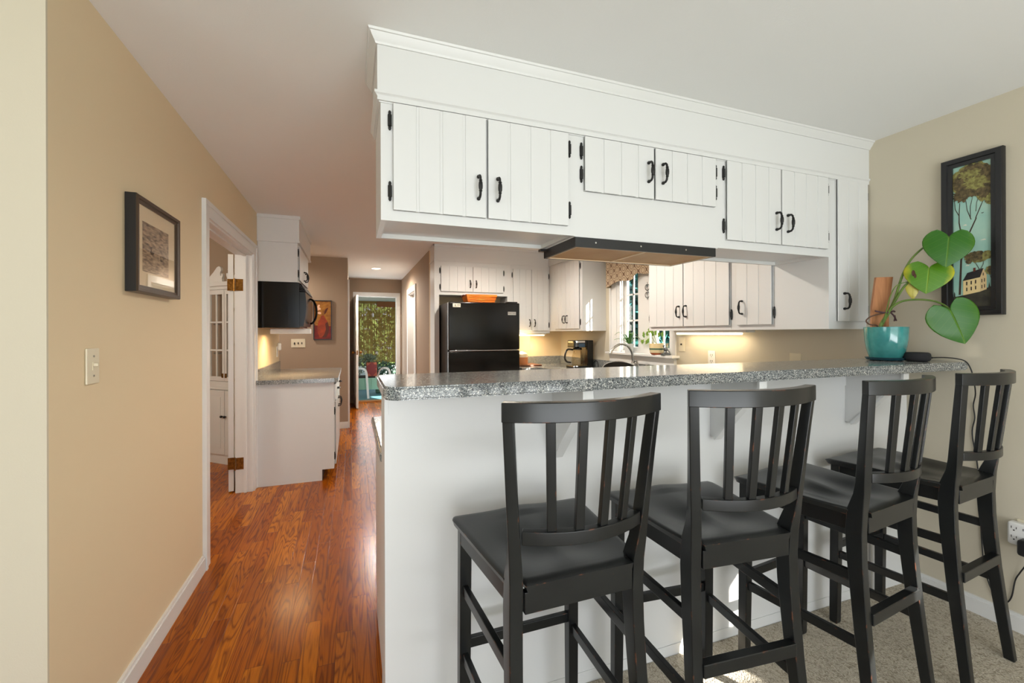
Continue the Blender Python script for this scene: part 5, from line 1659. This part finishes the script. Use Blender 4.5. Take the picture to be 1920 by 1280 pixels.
build('rim', MB().tube(ring(0.168, 0.0, 0.05) + [ring(0.168, 0.0, 0.05)[0]], 0.006, 8, False), M['steel'], t)

light('nook_strip_glow', 'AREA', (-0.55, 4.82, 1.348), 5.0, (1.0, 0.66, 0.34), (0, 0, 0), shape='RECTANGLE', size=0.3, size_y=0.12)
# ================================================================== ceiling downlights (two kitchen ones and a nook one sit out of view)
def downlight(x, y, label, power):
    t = thing('recessed_downlight', label, 'ceiling light', (x, y, H), 'recessed ceiling downlights')
    rg = []
    n = 32
    for (r_, z) in ((0.062, H + 0.01), (0.066, H - 0.004), (0.088, H - 0.005), (0.095, H - 0.0005)):
        rg.append([(x + r_ * math.cos(2 * PI * j / n), y + r_ * math.sin(2 * PI * j / n), z) for j in range(n)])
    build('trim_ring', MB().loft(rg, caps=False), M['plastic'], t)
    build('lens', MB().lathe([(0.064, H - 0.003), (0.060, H - 0.006), (0.002, H - 0.008)], x, y, 28), M['lamp'], t)
    light('downlight_beam', 'SPOT', (x, y, H - 0.02), power, (1.0, 0.92, 0.81), (0, 0, 0), spot_size=R(170), spot_blend=0.5, shadow_soft_size=0.06)
downlight(0.39, 7.62, 'lit round downlight in the hall ceiling', 130)
downlight(-1.25, 6.2, 'lit round downlight over the side passage by the nook', 80)
downlight(1.45, 3.05, 'lit round downlight over the cooking area behind the hanging cabinets', 85)
downlight(1.45, 4.25, 'lit round downlight facing the refrigerator', 75)
light('living_room_fill', 'POINT', (1.2, -1.6, 1.75), 13, (0.98, 0.99, 1.0), shadow_soft_size=0.22)  # unseen point light added to brighten the ceiling and bar front
light('dining_room_light', 'POINT', (-2.3, 3.6, 2.1), 45, (1.0, 0.9, 0.76), shadow_soft_size=0.15)

# ================================================================== porch and garden
struct('ground', MB().box(-30, 30, -30, 40, -0.6, -0.45), M['lawn'])
struct('floor_porch', MB().box(-1.6, 2.9, 9.24, 12.1, -0.22, -0.10), M['porchf'])
struct('ceiling_porch', MB().box(-1.6, 2.9, 9.10, 12.2, 2.561, 2.66), M['porchc'])
b = MB().box(-1.6, 2.9, 12.0, 12.1, 2.14, 2.56).box(-1.6, 2.9, 12.0, 12.1, 0.42, 0.50).box(-1.6, 2.9, 12.03, 12.07, -0.1, 0.42)
for x in (-1.6, -0.35, 1.3, 2.8):
    b.box(x, x + 0.1, 12.005, 12.095, -0.1, 2.56)
struct('wall_porch', b, M['porchc'])
t = thing('bamboo_blind', 'tan bamboo roll blind letting light through across the porch opening', 'blind', (0.6, 11.93, 0.6))
b = MB()
rnd = random.Random(11)
x = -0.9
while x < 2.3:
    wd = 0.0085
    b.box(x, x + wd, 11.926, 11.930, 0.60, 2.19)
    x += wd + (rnd.uniform(0.0003, 0.0014) if rnd.random() < 0.72 else rnd.uniform(0.002, 0.005))
for z in (0.75, 1.1, 1.45, 1.8, 2.1):
    b.box(-0.9, 2.3, 11.9305, 11.9325, z, z + 0.006)
build('slats', b, M['bamboo'], t)
build('headrail', MB().box(-0.9, 2.3, 11.934, 12.0, 2.165, 2.20), M['bamboo'], t)
build('top_valance', MB().box(0.62, 2.3, 11.905, 11.920, 2.05, 2.19), M['redwood'], t)
# patio chair with hooped white arms
t = thing('patio_chair', 'mint green patio chair with white hooped arms beyond the back door', 'chair', (0.5, 10.3, -0.10))
build('seat_box', MB().box(0.02, 0.92, 10.28, 10.78, 0.10, 0.36, 0.01), M['mint'], t)
b = MB()
for i in range(7):
    b.box(0.03 + i * 0.128, 0.145 + i * 0.128, 10.268, 10.28, 0.105, 0.355, 0.004)
build('slat', b, M['mint'], t)
for x0 in (0.16, 0.66):
    hp = smooth_path([(x0 - 0.10, 10.62, 0.30), (x0 - 0.07, 10.55, 0.46), (x0 + 0.0, 10.42, 0.56), (x0 + 0.10, 10.28, 0.56), (x0 + 0.145, 10.22, 0.48), (x0 + 0.16, 10.20, 0.30), (x0 + 0.185, 10.18, -0.085 if x0 < 0.3 else 0.30)])
    build('arm', MB().tube(hp, 0.026, 8, True, 0.6), M['plastic'], t)
for x0 in (0.06, 0.84):
    for y0 in (10.32, 10.72):
        build('leg', MB().box(x0, x0 + 0.045, y0, y0 + 0.045, -0.0995, 0.10), M['plastic'], t)
solo('patterned_mat', MB().box(0.05, 0.90, 10.30, 10.76, 0.361, 0.385, 0.004), M['mat2'], 'black and cream patterned mat on the mint patio chair', 'mat')
t = thing('painted_planter', 'orange-red planter painted with a dark rose holding a silvery plant', 'planter', (0.43, 10.5, 0.386))
build('pot', MB().box(0.315, 0.545, 10.42, 10.64, 0.386, 0.70, 0.01), M['redpot'], t)
b = MB()
rnd = random.Random(4)
for (u_, v_, r_) in ((0.40, 0.58, 0.085), (0.46, 0.50, 0.07), (0.37, 0.50, 0.06), (0.43, 0.64, 0.055), (0.44, 0.44, 0.05), (0.50, 0.60, 0.05)):
    pts = [(u_ + r_ * (1 + rnd.uniform(-.15, .15)) * math.cos(2 * PI * i / 12), 10.4188 - 0.0002 * rnd.random(), v_ + r_ * (1 + rnd.uniform(-.15, .15)) * math.sin(2 * PI * i / 12)) for i in range(12)]
    pts = [(max(0.318, min(0.542, p[0])), p[1], max(0.39, p[2])) for p in pts]
    b.add(pts, [tuple(range(12))])
build('rose_motif', b, M['redflo'], t)
def leaves_mb(blobs, n, size, seed, flat=0.0):
    """many small leaf blades scattered through ellipsoids [(cx,cy,cz,rx,ry,rz)]"""
    rnd = random.Random(seed)
    b = MB()
    for i in range(n):
        cx, cy, cz, rx, ry, rz = blobs[i % len(blobs)]
        while True:
            p = Vector((rnd.uniform(-1, 1), rnd.uniform(-1, 1), rnd.uniform(-1, 1)))
            if 0.25 < p.length < 1: break
        c = Vector((cx + p.x * rx, cy + p.y * ry, cz + p.z * rz))
        a = Vector((rnd.uniform(-1, 1), rnd.uniform(-1, 1), rnd.uniform(-1, 1))).normalized()
        q = a.orthogonal().normalized()
        s = size * rnd.uniform(0.6, 1.3)
        b.add([c - a * s, c + q * s * 0.45, c + a * s, c - q * s * 0.45], [(0, 1, 2, 3)])
    return b
build('foliage', leaves_mb([(0.30, 10.5, 0.75, 0.20, 0.12, 0.14), (0.16, 10.5, 0.62, 0.16, 0.12, 0.22), (0.40, 10.5, 0.80, 0.16, 0.1, 0.09)], 420, 0.035, 3), M['silverleaf'], t)
t = thing('leafy_pot', 'dark leafy plant in a deep green trough behind the patio chair', 'potted plant', (0.85, 11.2, -0.1))
build('pot', MB().box(0.55, 1.35, 11.1, 11.35, -0.0995, 0.30, 0.02), M['darkleaf'], t)
build('foliage', leaves_mb([(0.75, 11.2, 0.48, 0.3, 0.16, 0.22), (1.15, 11.2, 0.46, 0.3, 0.16, 0.22)], 520, 0.05, 8), M['darkleaf'], t)

def tree(name, label, x, y, h, crown, n, size, m, seed, cone=False):
    t = thing(name, label, 'tree', (x, y, -0.45), 'garden trees')
    build('trunk', MB().tube([(x, y, -0.45), (x + 0.04, y, h * 0.45), (x, y, h * 0.85)], [0.13, 0.10, 0.03], 8), M['bark'], t)
    if cone:
        bl = []
        k = 7
        for i in range(k):
            f = i / (k - 1)
            bl += [(x, y, -0.2 + h * (0.06 + 0.86 * f), crown * (1 - 0.55 * f), crown * (1 - 0.55 * f), h / k * 0.85)] * max(1, int(6 * (1 - f) ** 1.2 + 1))
        build('foliage', leaves_mb(bl, n, size, seed), m, t)
    else:
        rnd = random.Random(seed)
        bl = [(x + rnd.uniform(-1, 1) * crown * 0.6, y + rnd.uniform(-1, 1) * crown * 0.5, h * 0.62 + rnd.uniform(-1, 1) * h * 0.32, crown * 0.55, crown * 0.5, h * 0.17) for _ in range(14)]
        build('foliage', leaves_mb(bl, n, size, seed), m, t)
for i, (x, y, h, c_) in enumerate(((5.3, 6.3, 3.6, 1.1), (5.5, 8.9, 3.9, 1.15), (7.7, 10.9, 4.6, 1.3), (8.0, 7.9, 4.4, 1.15), (8.6, 13.9, 4.8, 1.4))):
    tree('evergreen_tree', 'dense blue-green conifer outside the kitchen window', x, y, h, c_, 11000, 0.15, M['conifer'], 20 + i, True)
t = thing('garden_hedge', 'long clipped hedge closing the garden beyond the porch', 'hedge', (1.0, 25.5, -0.45))
build('foliage', leaves_mb([(x_, 25.5, 0.9, 1.6, 0.7, 1.5) for x_ in (-8, -6, -4, -2, 0, 2, 4, 6, 8, 10, 12)], 9000, 0.2, 77), M['tree'], t)
for i, (x, y, h, c_) in enumerate(((-1.7, 15.2, 4.4, 1.3), (1.5, 15.4, 4.8, 1.35), (4.8, 16.0, 4.6, 1.35), (0.2, 19.6, 5.5, 1.7))):
    tree('garden_tree', 'leafy tree beyond the bamboo blind of the porch', x, y, h, c_, 1500, 0.16, M['tree'], 40 + i)
